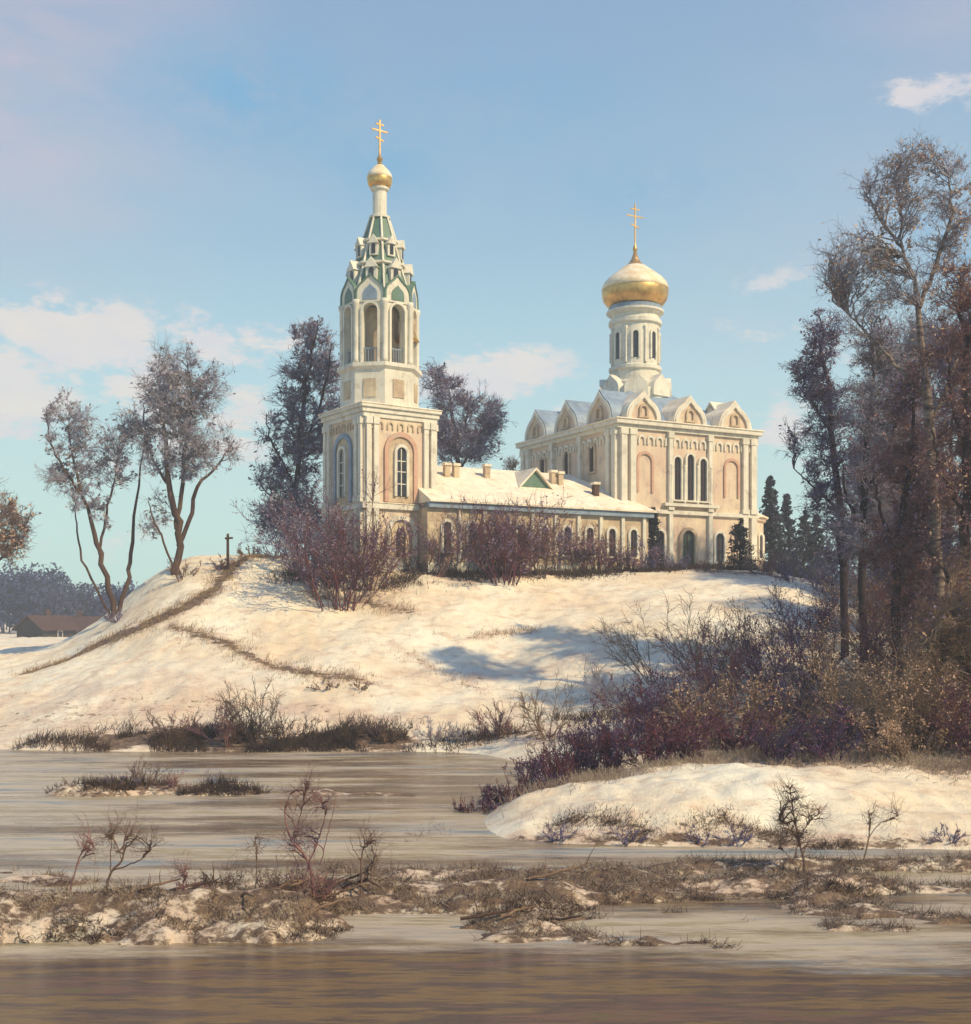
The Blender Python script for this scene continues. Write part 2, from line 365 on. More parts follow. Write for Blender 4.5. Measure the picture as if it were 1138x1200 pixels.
# ------------------------------------------------------------------ river
def water_material():
    m = bpy.data.materials.new('thawing_river'); m.use_nodes = True
    nt = m.node_tree; N = nt.nodes; L = nt.links; b = N['Principled BSDF']
    tc = N.new('ShaderNodeTexCoord')
    def noise(sc, det, st, ro=.6, off=(0,0,0)):
        mp = N.new('ShaderNodeMapping'); mp.inputs['Scale'].default_value = st; mp.inputs['Location'].default_value = off
        L.new(tc.outputs['Object'], mp.inputs['Vector'])
        n = N.new('ShaderNodeTexNoise'); n.inputs['Scale'].default_value = sc; n.inputs['Detail'].default_value = det; n.inputs['Roughness'].default_value = ro
        L.new(mp.outputs['Vector'], n.inputs['Vector']); return n.outputs['Fac']
    ice = noise(.55, 10, (.13,.62,1), .70, (3.1,1.7,0))
    # more open dark water close to the near shore
    sp = N.new('ShaderNodeSeparateXYZ'); L.new(tc.outputs['Object'], sp.inputs[0])
    mr = N.new('ShaderNodeMapRange'); mr.inputs[1].default_value = 17; mr.inputs[2].default_value = 21.5; mr.inputs[3].default_value = -.20; mr.inputs[4].default_value = .06
    L.new(sp.outputs[1], mr.inputs[0])
    ad = N.new('ShaderNodeMath'); ad.operation = 'ADD'; L.new(ice, ad.inputs[0]); L.new(mr.outputs[0], ad.inputs[1])
    r = N.new('ShaderNodeValToRGB'); r.color_ramp.elements[0].position = .46; r.color_ramp.elements[1].position = .60
    L.new(ad.outputs[0], r.inputs['Fac'])
    wc = N.new('ShaderNodeValToRGB'); e = wc.color_ramp.elements
    e[0].position = .3; e[0].color = (.075,.035,.032,1); e[1].position = .72; e[1].color = (.19,.13,.05,1)
    for p_, c_ in ((.40,(.09,.06,.05,1)),(.47,(.20,.122,.048,1)),(.52,(.075,.055,.045,1)),(.58,(.16,.085,.06,1)),(.63,(.11,.10,.035,1))): k = e.new(p_); k.color = c_
    L.new(noise(.8, 10, (.16,1.1,1), .72, (9,2,0)), wc.inputs['Fac'])
    ic = N.new('ShaderNodeValToRGB'); e = ic.color_ramp.elements
    e[0].position = .33; e[0].color = (.20,.16,.10,1); e[1].position = .68; e[1].color = (.62,.53,.44,1)
    for p_, c_ in ((.40,(.19,.25,.29,1)),(.45,(.40,.34,.27,1)),(.52,(.50,.42,.31,1)),(.57,(.29,.24,.13,1)),(.61,(.47,.40,.32,1))): k = e.new(p_); k.color = c_
    L.new(noise(.7, 11, (.13,1.0,1), .74, (1,5,0)), ic.inputs['Fac'])
    mx = N.new('ShaderNodeMix'); mx.data_type = 'RGBA'; L.new(r.outputs['Color'], mx.inputs[0]); L.new(wc.outputs['Color'], mx.inputs[6]); L.new(ic.outputs['Color'], mx.inputs[7])
    L.new(mx.outputs[2], b.inputs['Base Color'])
    rr = N.new('ShaderNodeMapRange'); rr.inputs[3].default_value = .08; rr.inputs[4].default_value = .36; L.new(r.outputs['Color'], rr.inputs[0])
    L.new(rr.outputs[0], b.inputs['Roughness']); b.inputs['IOR'].default_value = 1.33
    b.inputs['Specular IOR Level'].default_value = .42
    bp = N.new('ShaderNodeBump'); bp.inputs['Strength'].default_value = .7; bp.inputs['Distance'].default_value = .05
    L.new(noise(5.0, 9, (.35,1.3,1), .72), bp.inputs['Height']); L.new(bp.outputs['Normal'], b.inputs['Normal'])
    return m
wv = MB(); wv.v = [(-420,-60,0),(420,-60,0),(420,420,0),(-420,420,0)]; wv.f = [(0,1,2,3)]
river = wv.build('river', water_material()); tag(river, kind='structure')

# ------------------------------------------------------------------ church
TH = math.radians(28); cu, su = math.cos(TH), math.sin(TH)
GZ = 9.45
church = empty('church', (CHX, CHY, GZ))
tag(church, 'white and cream church with tented bell tower and one gilded onion dome on the hilltop', 'church')
def FC(p): return (p[0]*cu - p[1]*su, p[0]*su + p[1]*cu, p[2]-GZ)      # u, v, absolute z -> church local
SU = 12.8; SV = 14.0; ZC = 20.4; ZB = 9.0
# faces of the main block: origin at face start, along, outward normal
faces = {'south': ((0,0,0),(1,0,0),(0,-1,0),SU), 'west': ((0,SV,0),(0,-1,0),(-1,0,0),SV), 'east': ((SU,0,0),(0,1,0),(1,0,0),SV), 'north': ((SU,SV,0),(-1,0,0),(0,1,0),SU)}
b = MB(FC); b.box((0,0,ZB),(SU,SV,ZC)); block = b.build('main_block', M['cream'], church)
# cornice and string course
for nm, lv in (('cornice',((ZC-.55, ZC-.25, .18), (ZC-.25, ZC+.05, .42))), ('string_course',((13.75, 14.05, .22),)), ('plinth',((ZB+.02, ZB+.9, .12),))):
    b = MB(FC)
    for z0, z1, o in lv: b.box((-o,-o,z0),(SU+o,SV+o,z1))
    b.build(nm, M['white'], block, bevel=.02)
b = MB(FC); b.box((-.5,-.5,ZC+.05),(SU+.5,SV+.5,ZC+.17)); b.build('cornice_snow', M['snowcap'], block, bevel=.04)
def fpt(fc, s, z): o, a, n, w = fc; return (o[0]+a[0]*s, o[1]+a[1]*s, z)
def window(parent, fr, o, a, n, w, h, frame=.16, proud=.14, mullion=True, name='window', surround=M['white'], glass=M['glass']):
    """arched window: pane with a proud moulded surround"""
    p = MB(fr); p.prism(arch(w, h), o, a, n, -.02, .03); pane = p.build(name, glass, parent)
    s = MB(fr); s.band(arch(w+2*frame, h+frame), arch(w, h), o, a, n, .0, proud)
    s.prism([(-w/2-frame*1.4,-.12),(w/2+frame*1.4,-.12),(w/2+frame*1.4,0),(-w/2-frame*1.4,0)], o, a, n, 0, proud+.08)
    s.build('window_frame', surround, pane)
    if mullion:
        m_ = MB(fr); m_.prism([(-.03,0),(.03,0),(.03,h-.06),(-.03,h-.06)], o, a, n, .03, .07)
        for q in (.33, .62): m_.prism([(-w/2+.02,h*q-.025),(w/2-.02,h*q-.025),(w/2-.02,h*q+.025),(-w/2+.02,h*q+.025)], o, a, n, .03, .065)
        m_.build('glazing_bars', M['wood'], pane)
    return pane
for key, fc in faces.items():
    o, a, n, W = fc
    # pilasters (paired half columns at the corners, single ones between the bays)
    for s in (.35, 1.15, W-1.15, W-.35, W*.355, W*.645):
        wd = .24 if s in (.35,1.15,W-1.15,W-.35) else .17
        for prs in (((ZB+.9,13.75,.0),),((14.05,ZC-.55,.0),(14.05,14.4,.08),(ZC-1.0,ZC-.56,.08))):
            p = MB(FC)
            for z0, z1, e in prs: p.prism([(-wd-e,z0),(wd+e,z0),(wd+e,z1),(-wd-e,z1)], fpt(fc, s, 0), a, n, 0, .26+e*.7)
            p.build('pilaster', M['white'], block)
    # small arcade blocks under the cornice
    p = MB(FC); k = int(W/.8)
    for i in range(k):
        s = (i+.5)*W/k
        p.band(arch(.62,.7), arch(.36,.52), fpt(fc, s, ZC-1.6), a, n, 0, .12)
    p.build('arcade_frieze', M['white'], block)
    # gables above the cornice (zakomary)
    for i in range(3):
        s = W*(i+.5)/3; w_ = W/3-1.7; o_h = w_/2*1.35
        g = MB(FC); g.prism(arch(w_, o_h+.08, 16, True), fpt(fc, s, ZC+.17), a, n, -2.6, .05); gm = g.build('gable', M['cream'], church)
        g = MB(FC)
        g.band(arch(w_+.3, o_h+.30, 16, True), arch(w_-.26, o_h-.10, 16, True), fpt(fc, s, ZC+.17), a, n, -.3, .22); g.build('gable_moulding', M['white'], gm)
        g = MB(FC); g.band(arch(w_+.5, o_h+.44, 16, True), arch(w_+.2, o_h+.24, 16, True), fpt(fc, s, ZC+.17), a, n, -2.6, .15); g.build('gable_snow', M['snowcap'] if key != 'west' else M['blueroof'], gm)  # west gables covered in blue-grey, their shade put into the colour
        window(gm, FC, fpt(fc, s, ZC+.42), a, n, .45, .75, .18, .2, False, surround=M['ochre'])
# triple window, door and side windows of the south face
sf = faces['south']; o, a, n, W = sf
for s, h in ((5.2,3.2),(6.4,3.45),(7.6,3.2)):
    window(block, FC, fpt(sf, s, 14.85), a, n, .62, h, .17, .2)
for s in (4.55,5.8,7.0,8.25):
    b = MB(FC); c = fpt(sf, s, 14.6); b.lathe([(.13,0),(.09,.1),(.09,2.7),(.15,2.85)], (c[0],c[1]-.22,c[2]), 8)
    b.build('window_column', M['white'], block, smooth=True)
b = MB(FC); b.prism([(3.9,14.35),(9.0,14.35),(9.0,14.58),(3.9,14.58)], (0,0,0), a, n, 0, .4); b.build('window_sill', M['white'], block)
for s in (2.3, 10.4):
    b = MB(FC); q = fpt(sf, s, 15.3)
    b.band(arch(1.5,3.0), arch(1.15,2.78), q, a, n, 0, .12); b.build('blind_arch', M['pink'], block)
window(block, FC, fpt(sf, 6.2, 9.5), a, n, 1.15, 3.1, .24, .25, True, 'door', M['ochre'], M['door'])
window(block, FC, fpt(sf, 9.2, 10.3), a, n, .8, 2.2, .2, .2)
window(block, FC, fpt(sf, 3.6, 10.3), a, n, .7, 2.2, .2, .2)
wf = faces['west']; o, a, n, W = wf
for s in (10.6, 7.0, 3.4):
    window(block, FC, fpt(wf, s, 17.0), a, n, .6, 2.0, .2, .15, surround=M['ochre'])
# roof between the gables
b = MB(FC)
cxu, cyv = SU/2, SV/2
b.add([(.5,.5,ZC+.3),(SU-.5,.5,ZC+.3),(SU-.5,SV-.5,ZC+.3),(.5,SV-.5,ZC+.3),(cxu-1.9,cyv-1.9,23.9),(cxu+1.9,cyv-1.9,23.9),(cxu+1.9,cyv+1.9,23.9),(cxu-1.9,cyv+1.9,23.9)],
      [(0,3,2,1),(4,5,6,7),(0,1,5,4),(1,2,6,5),(2,3,7,6),(3,0,4,7)])
b.build('main_roof', M['blueroof'], church)
# drum
dc = (cxu, cyv, 0)
b = MB(FC); b.lathe([(2.75,22.6),(2.75,24.1),(2.35,24.3),(2.35,24.7),(1.93,24.9),(1.93,30.55)], dc, 32); drum = b.build('drum', M['white'], church, smooth=False)
for k in range(8):
    t = k*PI/4 + .2; nn = (math.cos(t), math.sin(t), 0); aa = (-math.sin(t), math.cos(t), 0)
    b = MB(FC); q = (cxu+nn[0]*2.5, cyv+nn[1]*2.5, 23.5)
    b.prism(arch(1.85,1.75,12,True), q, aa, nn, -.6, .35); kk = b.build('kokoshnik', M['white'], drum)
    b = MB(FC); q = (cxu+nn[0]*1.87, cyv+nn[1]*1.87, 26.6)
    b.prism(arch(.42,2.1), q, aa, nn, 0, .07); b.build('window', M['glass'], drum)
    b = MB(FC); b.band(arch(.74,2.3), arch(.42,2.1), q, aa, nn, 0, .17); b.build('window_frame', M['white'], drum)
    t += PI/8; b = MB(FC); c = (cxu+math.cos(t)*1.98, cyv+math.sin(t)*1.98, 26.2)
    b.lathe([(.13,0),(.08,.15),(.08,2.7),(.15,2.9)], c, 8); b.build('half_column', M['white'], drum, smooth=True)
for pf in ([(1.95,25.7),(2.1,25.8),(2.1,26.05),(1.95,26.15)], [(1.95,29.4),(2.12,29.5),(2.12,29.8),(1.97,29.9)], [(1.95,30.2),(2.3,30.45),(2.3,30.6),(1.9,30.62)]):
    b = MB(FC); b.lathe(pf, dc, 32); b.build('drum_band', M['white'], drum)
b = MB(FC); b.lathe([(2.0,30.6),(2.12,30.62),(2.12,30.95),(2.0,31.0)], dc, 32); b.build('dome_collar', M['blueroof'], drum)
def onion(parent, fr, c, R, z0, h, name, mt):
    pr = [(.74,0),(.86,.05),(.96,.13),(1.0,.23),(.995,.32),(.94,.42),(.82,.51),(.64,.60),(.46,.68),(.31,.75),(.19,.82),(.11,.90),(.05,1.0)]
    b = MB(fr); b.lathe([(r*R, z0+t*h) for r, t in pr], c, 36); o_ = b.build(name, mt, parent, smooth=True)
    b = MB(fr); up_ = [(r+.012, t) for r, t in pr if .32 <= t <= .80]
    b.lathe([(up_[0][0]*R-.03, z0+up_[0][1]*h-.02)] + [(r*R+.02, z0+t*h+.02) for r, t in up_] + [(up_[-1][0]*R-.05, z0+up_[-1][1]*h+.05)], c, 36); b.build('dome_highlight', M['domehighlight'], o_, smooth=True)  # cream shell round the upper onion, a highlight put into its colour
    return o_
def cross(parent, fr, c, z0, h, t=.09, name='cross'):
    b = MB(fr); x, y = c[0], c[1]
    b.lathe([(t*.9,z0),(t*2.2,z0+.12*h),(t*.9,z0+.2*h),(t*.45,z0+.24*h)], (x,y,0), 12)
    b.box((x-t/2,y-t/2,z0+.2*h),(x+t/2,y+t/2,z0+h))
    for zz, wd in ((.90,.10),(.76,.20)): b.box((x-wd*h,y-t*.45,z0+zz*h-t*.45),(x+wd*h,y+t*.45,z0+zz*h+t*.45))
    b.bar((x-.1*h,y,z0+.60*h),(x+.1*h,y,z0+.54*h),t*.85)
    return b.build(name, M['gold'], parent)
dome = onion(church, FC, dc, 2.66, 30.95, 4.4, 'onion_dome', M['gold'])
cross(dome, FC, dc, 35.2, 4.1)
# apse
b = MB(FC); b.lathe([(3.9,ZB),(3.9,13.7),(4.1,13.8),(4.1,14.05)], (SU+.2,5.2,0), 24); b.lathe([(3.0,ZB),(3.0,13.2),(3.2,13.3)], (SU+.6,10.5,0), 24)
ap = b.build('apse', M['cream'], church)
b = MB(FC); b.lathe([(4.3,14.05),(4.3,14.15),(1.6,15.5),(.1,15.9)], (SU+.2,5.2,0), 24); b.build('apse_roof', M['snowcap'], ap)
for t in (-1.1, -.45, .2):
    nn = (math.cos(t), math.sin(t), 0); aa = (-math.sin(t), math.cos(t), 0)
    window(ap, FC, (SU+.2+nn[0]*3.87, 5.2+nn[1]*3.87, 10.8), aa, nn, .6, 1.9, .2, .15)
# ---- nave between tower and main block
NU0, NU1, NV0, NV1 = -16.0, 1.55, -1.5, 11.0; NE = 13.6; NR = 16.9; nvm = (NV0+NV1)/2
b = MB(FC); b.box((NU0,NV0,ZB),(NU1,NV1,NE)); nave = b.build('nave_wall', M['ochre'], church)
b = MB(FC); e = .45
b.add([(NU0,NV0-e,NE),(NU1+e,NV0-e,NE),(NU1+e,NV1+e,NE),(NU0,NV1+e,NE),(NU0,nvm,NR),(-1.2,nvm,NR),
       (NU0,NV0-e,NE+.12),(NU1+e,NV0-e,NE+.12),(NU1+e,NV1+e,NE+.12),(NU0,NV1+e,NE+.12)],
      [(0,3,2,1),(6,7,5,4),(7,8,5),(8,9,4,5),(9,6,4),(0,1,7,6),(1,2,8,7),(2,3,9,8),(3,0,6,9)])
nroof = b.build('nave_roof', M['snowcap'], church)
b = MB(FC); b.box((NU0,NV0-.3,NE-.36),(NU1+.3,NV1+.3,NE-.005)); b.build('nave_cornice', M['blueroof'], nave)
b = MB(FC); b.box((NU0,NV0-.12,ZB+.02),(NU1+.12,NV1+.12,ZB+.7)); b.build('plinth', M['white'], nave)
for i in range(9):
    u = -14.6 + i*1.85
    window(nave, FC, (u,NV0,10.4), (1,0,0),(0,-1,0), .55, 1.95, .19, .14, surround=M['white'])
    b = MB(FC); b.prism([(-.13,ZB+.7),(.13,ZB+.7),(.13,NE-.37),(-.13,NE-.37)], (u+.92,NV0,0),(1,0,0),(0,-1,0),0,.16); b.build('pilaster', M['white'], nave)
rs = (NR-NE-.12)/(nvm-NV0+e)     # roof slope
def roof_z(v): return NE+.12 + (v-NV0+e)*rs
for u, v in ((-12.6,2.6),(-11.9,2.6),(-9.3,2.9),(-4.0,2.6),(-3.5,2.4),(-1.6,.6)):          # chimneys and vent stacks
    b = MB(FC); z = roof_z(v); b.box((u-.2,v-.2,z-.5),(u+.2,v+.2,z+.75)); c = b.build('chimney', M['barkbrown'] if v < 2 else M['ochre'], nroof)
    b = MB(FC); b.box((u-.27,v-.27,z+.75),(u+.27,v+.27,z+.93)); b.build('chimney_cap', M['snowcap'], c)
# cross gable on the nave roof
u0, v0 = -6.2, 1.4
b = MB(FC); z = roof_z(v0)
b.add([(u0-1.2,v0,z),(u0+1.2,v0,z),(u0,v0,z+1.2),(u0-1.2,v0+2.6,z),(u0+1.2,v0+2.6,z),(u0,v0+3.2,z+1.2)],[(0,1,2),(0,2,5,3),(1,4,5,2),(3,5,4),(0,3,4,1)])
gb = b.build('roof_gable', M['green'], nroof)
b = MB(FC); b.add([(u0-1.4,v0-.25,z-.15),(u0,v0-.25,z+1.27),(u0,v0-.25,z+1.42),(u0-1.4,v0-.25,z+.02),(u0-1.4,v0+2.6,z-.15),(u0,v0+3.2,z+1.27),(u0,v0+3.2,z+1.42),(u0-1.4,v0+3.2,z+.02)],[(0,1,2,3),(4,7,6,5),(3,2,6,7),(0,4,5,1),(0,3,7,4),(1,5,6,2)])
b.add([(u0+1.4,v0-.25,z-.15),(u0+.001,v0-.25,z+1.27),(u0+.001,v0-.25,z+1.42),(u0+1.4,v0-.25,z+.02),(u0+1.4,v0+2.6,z-.15),(u0+.001,v0+3.2,z+1.27),(u0+.001,v0+3.2,z+1.42),(u0+1.4,v0+3.2,z+.02)],[(0,1,2,3),(4,7,6,5),(3,2,6,7),(0,4,5,1),(0,3,7,4),(1,5,6,2)])
b.build('gable_snow', M['snowcap'], gb)
# ---- bell tower
TT = math.radians(35); ct, st_ = math.cos(TT), math.sin(TT)
TWX, TWY = (445-CX)/F*79.0, 79.0
def FT(p): return (p[0]*ct - p[1]*st_ + TWX-CHX, p[0]*st_ + p[1]*ct + TWY-CHY, p[2]-GZ)
h = 2.72
tf = {'south': ((-h,-h,0),(1,0,0),(0,-1,0),2*h), 'west': ((-h,h,0),(0,-1,0),(-1,0,0),2*h), 'east': ((h,-h,0),(0,1,0),(1,0,0),2*h), 'north': ((h,h,0),(-1,0,0),(0,1,0),2*h)}
b = MB(FT); b.box((-h,-h,ZB),(h,h,19.55)); tower = b.build('bell_tower', M['cream'], church)
for nm, lv in (('string_course',((13.1,13.45,.2),)),('cornice',((19.0,19.3,.1),(19.3,19.6,.2),(19.6,19.8,.32))),('plinth',((ZB+.02,10.0,.14),))):
    b = MB(FT)
    for z0, z1, o in lv: b.box((-h-o,-h-o,z0),(h+o,h+o,z1))
    b.build(nm, M['white'], tower, bevel=.02)
b = MB(FT); b.box((-h-.36,-h-.36,19.8),(h+.36,h+.36,19.9)); b.build('cornice_snow', M['snowcap'], tower, bevel=.03)
b = MB(FT); b.box((-h-.25,-h-.25,13.45),(h+.25,h+.25,13.52)); b.build('ledge_snow', M['snowcap'], tower, bevel=.03)
for key, fc in tf.items():
    o, a, n, W = fc
    for s in (.28, .82, W-.82, W-.28):
        for prs in (((10.0,13.1,0),),((13.52,19.0,0),(18.55,18.98,.06),(13.53,13.9,.06))):
            p = MB(FT)
            for z0, z1, e in prs: p.prism([(-.17-e,z0),(.17+e,z0),(.17+e,z1),(-.17-e,z1)], fpt(fc, s, 0), a, n, 0, .2+e)
            p.build('pilaster', M['white'], tower)
    p = MB(FT)
    p.band(arch(2.5,4.6,14), arch(1.9,4.28,14), fpt(fc, W/2, 13.6), a, n, 0, .16); p.build('arch_moulding', M['pink'] if key != 'west' else M['blueroof'], tower)  # west moulding blue-grey instead of pink, its shade put into the colour
    p = MB(FT); p.prism(arch(1.9,4.28,14), fpt(fc, W/2, 13.6), a, n, 0, .04); p.build('arch_field', M['ochre'], tower)
    q = fpt(fc, W/2, 14.0)
    pane = MB(FT); pane.prism(arch(.72,3.2), q, a, n, .04, .08); pm = pane.build('window', M['glass'], tower)
    p = MB(FT); p.band(arch(1.1,3.4), arch(.72,3.2), q, a, n, .04, .22); p.build('window_frame', M['white'], pm)
    p = MB(FT)
    for zz in (14.8, 15.6, 16.3): p.prism([(-.35,-.03),(.35,-.03),(.35,.03),(-.35,.03)], fpt(fc, W/2, zz), a, n, .08, .12)
    p.prism([(-.03,0),(.03,0),(.03,3.1),(-.03,3.1)], q, a, n, .08, .125)
    p.build('glazing_bars', M['white'], pm)
    # lower arched opening
    q = fpt(fc, W/2, ZB+1.02)
    p = MB(FT); p.band(arch(2.3,2.75,14), arch(1.7,2.45,14), q, a, n, 0, .24); p.build('arch_moulding', M['white'], tower)
    p = MB(FT); p.prism(arch(1.7,2.45,14), q, a, n, 0, .05); p.build('arch_field', M['ochre'], tower)
    p = MB(FT); p.prism(arch(.7,1.9,12), q, a, n, .05, .09); p.build('window', M['glass'], tower)
    # frieze
    p = MB(FT)
    for i in range(7): p.band(arch(.5,.55), arch(.28,.42), fpt(fc, (i+.5)*W/7, 18.3), a, n, 0, .1)
    p.build('arcade_frieze', M['ochre'], tower)
R8 = PI/8; A = 2.5   # octagon circumradius
b = MB(FT); b.lathe([(A+.16,19.9),(A+.16,22.3),(A+.38,22.5),(A+.38,22.75),(A,22.8)], (0,0,0), 8, R8); belf_base = b.build('belfry_base', M['white'], church)
for k in range(8):
    t = k*PI/4; nn = (math.cos(t), math.sin(t), 0); aa = (-math.sin(t), math.cos(t), 0); ap_ = (A+.16)*math.cos(R8)
    b = MB(FT); b.prism([(-.42,.0),(.42,0),(.42,1.2),(-.42,1.2)], (nn[0]*ap_, nn[1]*ap_, 20.5), aa, nn, 0, .06); b.build('square_panel', M['ochre'], belf_base)
# belfry: eight corner piers, arched faces, dark open core
belfry_core = MB(FT); belfry_core.lathe([(1.2,22.8),(1.2,27.4)], (0,0,0), 8, R8); belf = belfry_core.build('belfry', M['ochre'], church)
side = 2*A*math.sin(R8); apo = A*math.cos(R8)
for k in range(8):
    t = k*PI/4; nn = (math.cos(t), math.sin(t), 0); aa = (-math.sin(t), math.cos(t), 0)
    q = (nn[0]*apo, nn[1]*apo, 22.8)
    op = arch(1.0, 3.85, 12); out = [(-side/2,0)] + [(-side/2 + side*i/12, 4.7) for i in range(13)] + [(side/2,0)]
    b = MB(FT); b.band(out, op, q, aa, nn, -.55, 0); fw = b.build('belfry_arch', M['white'], belf)
    b = MB(FT); b.band(arch(1.28,4.0,12), arch(1.0,3.85,12), q, aa, nn, 0, .14); b.build('arch_moulding', M['white'], belf)
    b = MB(FT); b.prism([(-.5,.9),(.5,.9),(.5,.97),(-.5,.97)], q, aa, nn, -.2, -.12)
    for q3 in (-.36,-.18,0,.18,.36): b.prism([(q3-.02,.0),(q3+.02,.0),(q3+.02,.92),(q3-.02,.92)], q, aa, nn, -.18, -.14)
    b.build('railing', M['blueroof'], belf)
    t2 = t+R8; c = ((A+.02)*math.cos(t2), (A+.02)*math.sin(t2), 22.8)
    b = MB(FT); b.lathe([(.24,0),(.17,.25),(.17,3.7),(.24,3.85),(.24,4.1)], c, 10); b.build('corner_column', M['white'], belf, smooth=True)
    # ogee gables at the foot of the tent
    b = MB(FT); q = (nn[0]*(apo-.05), nn[1]*(apo-.05), 26.75)
    b.prism(arch(side*.95,1.75,12,True), q, aa, nn, -.5, .12); kk = b.build('kokoshnik', M['white'], belf)
    b = MB(FT); b.prism(arch(side*.5,1.0,12,True), (q[0],q[1],q[2]+.15), aa, nn, .12, .16); b.build('niche', M['blueroof'] if k % 2 else M['green'], kk)
    b = MB(FT); b.band(arch(side*1.05,1.87,12,True), arch(side*.93,1.73,12,True), q, aa, nn, -.7, .2); b.build('gable_roof', M['green'], kk)
# bell
b = MB(FT); b.lathe([(.1,26.2),(.35,26.1),(.5,25.5),(.62,25.0),(.8,24.6)], (1.45,-1.2,0), 16); bell = b.build('bell', M['gold'], belf, smooth=True)
b = MB(FT); b.lathe([(2.5,26.7),(2.35,27.3),(1.98,28.7),(1.5,30.2),(1.02,31.7),(.62,32.9),(.6,33.0)], (0,0,0), 8, R8); tent = b.build('tent_roof', M['green'], church)
for k in range(8):
    b = MB(FT); t = R8+k*PI/4
    for (r0,z0),(r1,z1) in (((2.49,27.25),(2.0,28.7)),((2.0,28.7),(1.52,30.2)),((1.52,30.2),(1.04,31.7)),((1.04,31.7),(.63,32.95))):
        b.bar((r0*math.cos(t),r0*math.sin(t),z0),(r1*math.cos(t),r1*math.sin(t),z1),.12)
    b.build('tent_rib', M['white'], tent)
def dormer(r, z, w, h_, t):
    nn = (math.cos(t), math.sin(t), 0); aa = (-math.sin(t), math.cos(t), 0); q = (nn[0]*r, nn[1]*r, z)
    b = MB(FT); b.prism(arch(w, h_, 8)+[], q, aa, nn, -.8, .08); b.prism([(-w*.62,h_*.74),(w*.62,h_*.74),(0,h_*1.3)], q, aa, nn, -.75, .2)
    d = b.build('dormer', M['white'], tent)
    b = MB(FT); b.prism(arch(w*.45, h_*.72, 8, z0=.1), q, aa, nn, .08, .12); b.build('dormer_opening', M['glass'], d)
for k in range(8):
    t = k*PI/4
    dormer(2.05, 28.15, .74, 1.25, t)
    dormer(1.5, 30.05, .56, 1.05, t)
for rr, zz in ((2.03,29.55),(1.5,31.2)):
    b = MB(FT); b.lathe([(rr-.25,zz-.12),(rr-.05,zz-.06),(rr-.05,zz+.06),(rr-.3,zz+.12)], (0,0,0), 8, R8)
    b.build('tent_band', M['white'], tent)
b = MB(FT); b.lathe([(.72,32.9),(.72,33.05),(.48,33.15),(.48,34.7),(.62,34.85),(.62,35.0),(.4,35.05)], (0,0,0), 16); nk = b.build('cupola_drum', M['white'], church, smooth=False)
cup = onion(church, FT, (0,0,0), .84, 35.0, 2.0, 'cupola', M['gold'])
cross(cup, FT, (0,0,0), 36.6, 3.0, .10)

# ------------------------------------------------------------------ vegetation machinery
def norm(v): return v/np.maximum(np.linalg.norm(v, axis=-1, keepdims=True), 1e-9)
def grow(S, D, Ln, k, wob, up, R):
    n = len(S); P = np.zeros((n, k+1, 3)); P[:,0] = S; d = norm(D)
    for i in range(k):
        d = norm(d + R.normal(0, wob, (n,3)) + np.array([0,0,up]))
        P[:,i+1] = P[:,i] + d*(Ln/k)[:,None]
    return P
def spawn(P, m, R, t0=.3, ang=.8, t1=1.0):
    """m children start points on each polyline"""
    n, k1, _ = P.shape
    idx = np.repeat(np.arange(n), m); t = R.uniform(t0, t1, n*m)*(k1-1)
    i = np.minimum(t.astype(int), k1-2); f = (t-i)[:,None]
    a = P[idx,i]; b = P[idx,i+1]; S = a*(1-f)+b*f
    T = norm(b-a); rd = R.normal(0,1,(n*m,3)); rd = norm(rd - T*(rd*T).sum(-1, keepdims=True))
    g = R.normal(ang, .2, n*m)[:,None]
    return S, norm(T*np.cos(g)+rd*np.sin(g)), idx
def tubes(P, r0, r1, sides=3):
    """P (n,k+1,3); r0, r1 start and end radius (n,)"""
    n, k1, _ = P.shape
    T = norm(np.gradient(P, axis=1)); ref = np.array([.31,.87,.38])
    A_ = norm(np.cross(T, ref)); B_ = np.cross(T, A_)
    rr = (r0[:,None]*(1-np.linspace(0,1,k1))+r1[:,None]*np.linspace(0,1,k1))
    th = np.arange(sides)*2*PI/sides
    V = P[:,:,None,:] + rr[:,:,None,None]*(A_[:,:,None,:]*np.cos(th)[None,None,:,None] + B_[:,:,None,:]*np.sin(th)[None,None,:,None])
    base = (np.arange(n)*k1*sides)[:,None,None] + (np.arange(k1-1)*sides)[None,:,None] + np.arange(sides)[None,None,:]
    nx = (np.arange(n)*k1*sides)[:,None,None] + (np.arange(k1-1)*sides)[None,:,None] + ((np.arange(sides)+1) % sides)[None,None,:]
    Q = np.stack([base, nx, nx+sides, base+sides], -1).reshape(-1,4)
    return V.reshape(-1,3), Q
def join(parts):
    V = []; Q = []; o = 0
    for v, q in parts: V.append(v); Q.append(q+o); o += len(v)
    return np.concatenate(V), np.concatenate(Q)
def leaves(C, size, R):
    n = len(C); a = norm(R.normal(0,1,(n,3))); b = norm(np.cross(a, R.normal(0,1,(n,3)))); s = (size*R.uniform(.5,1.3,n))[:,None]
    V = np.stack([C-a*s, C-b*s*.5, C+a*s, C+b*s*.5], 1).reshape(-1,3)
    return V, np.arange(n*4).reshape(-1,4)
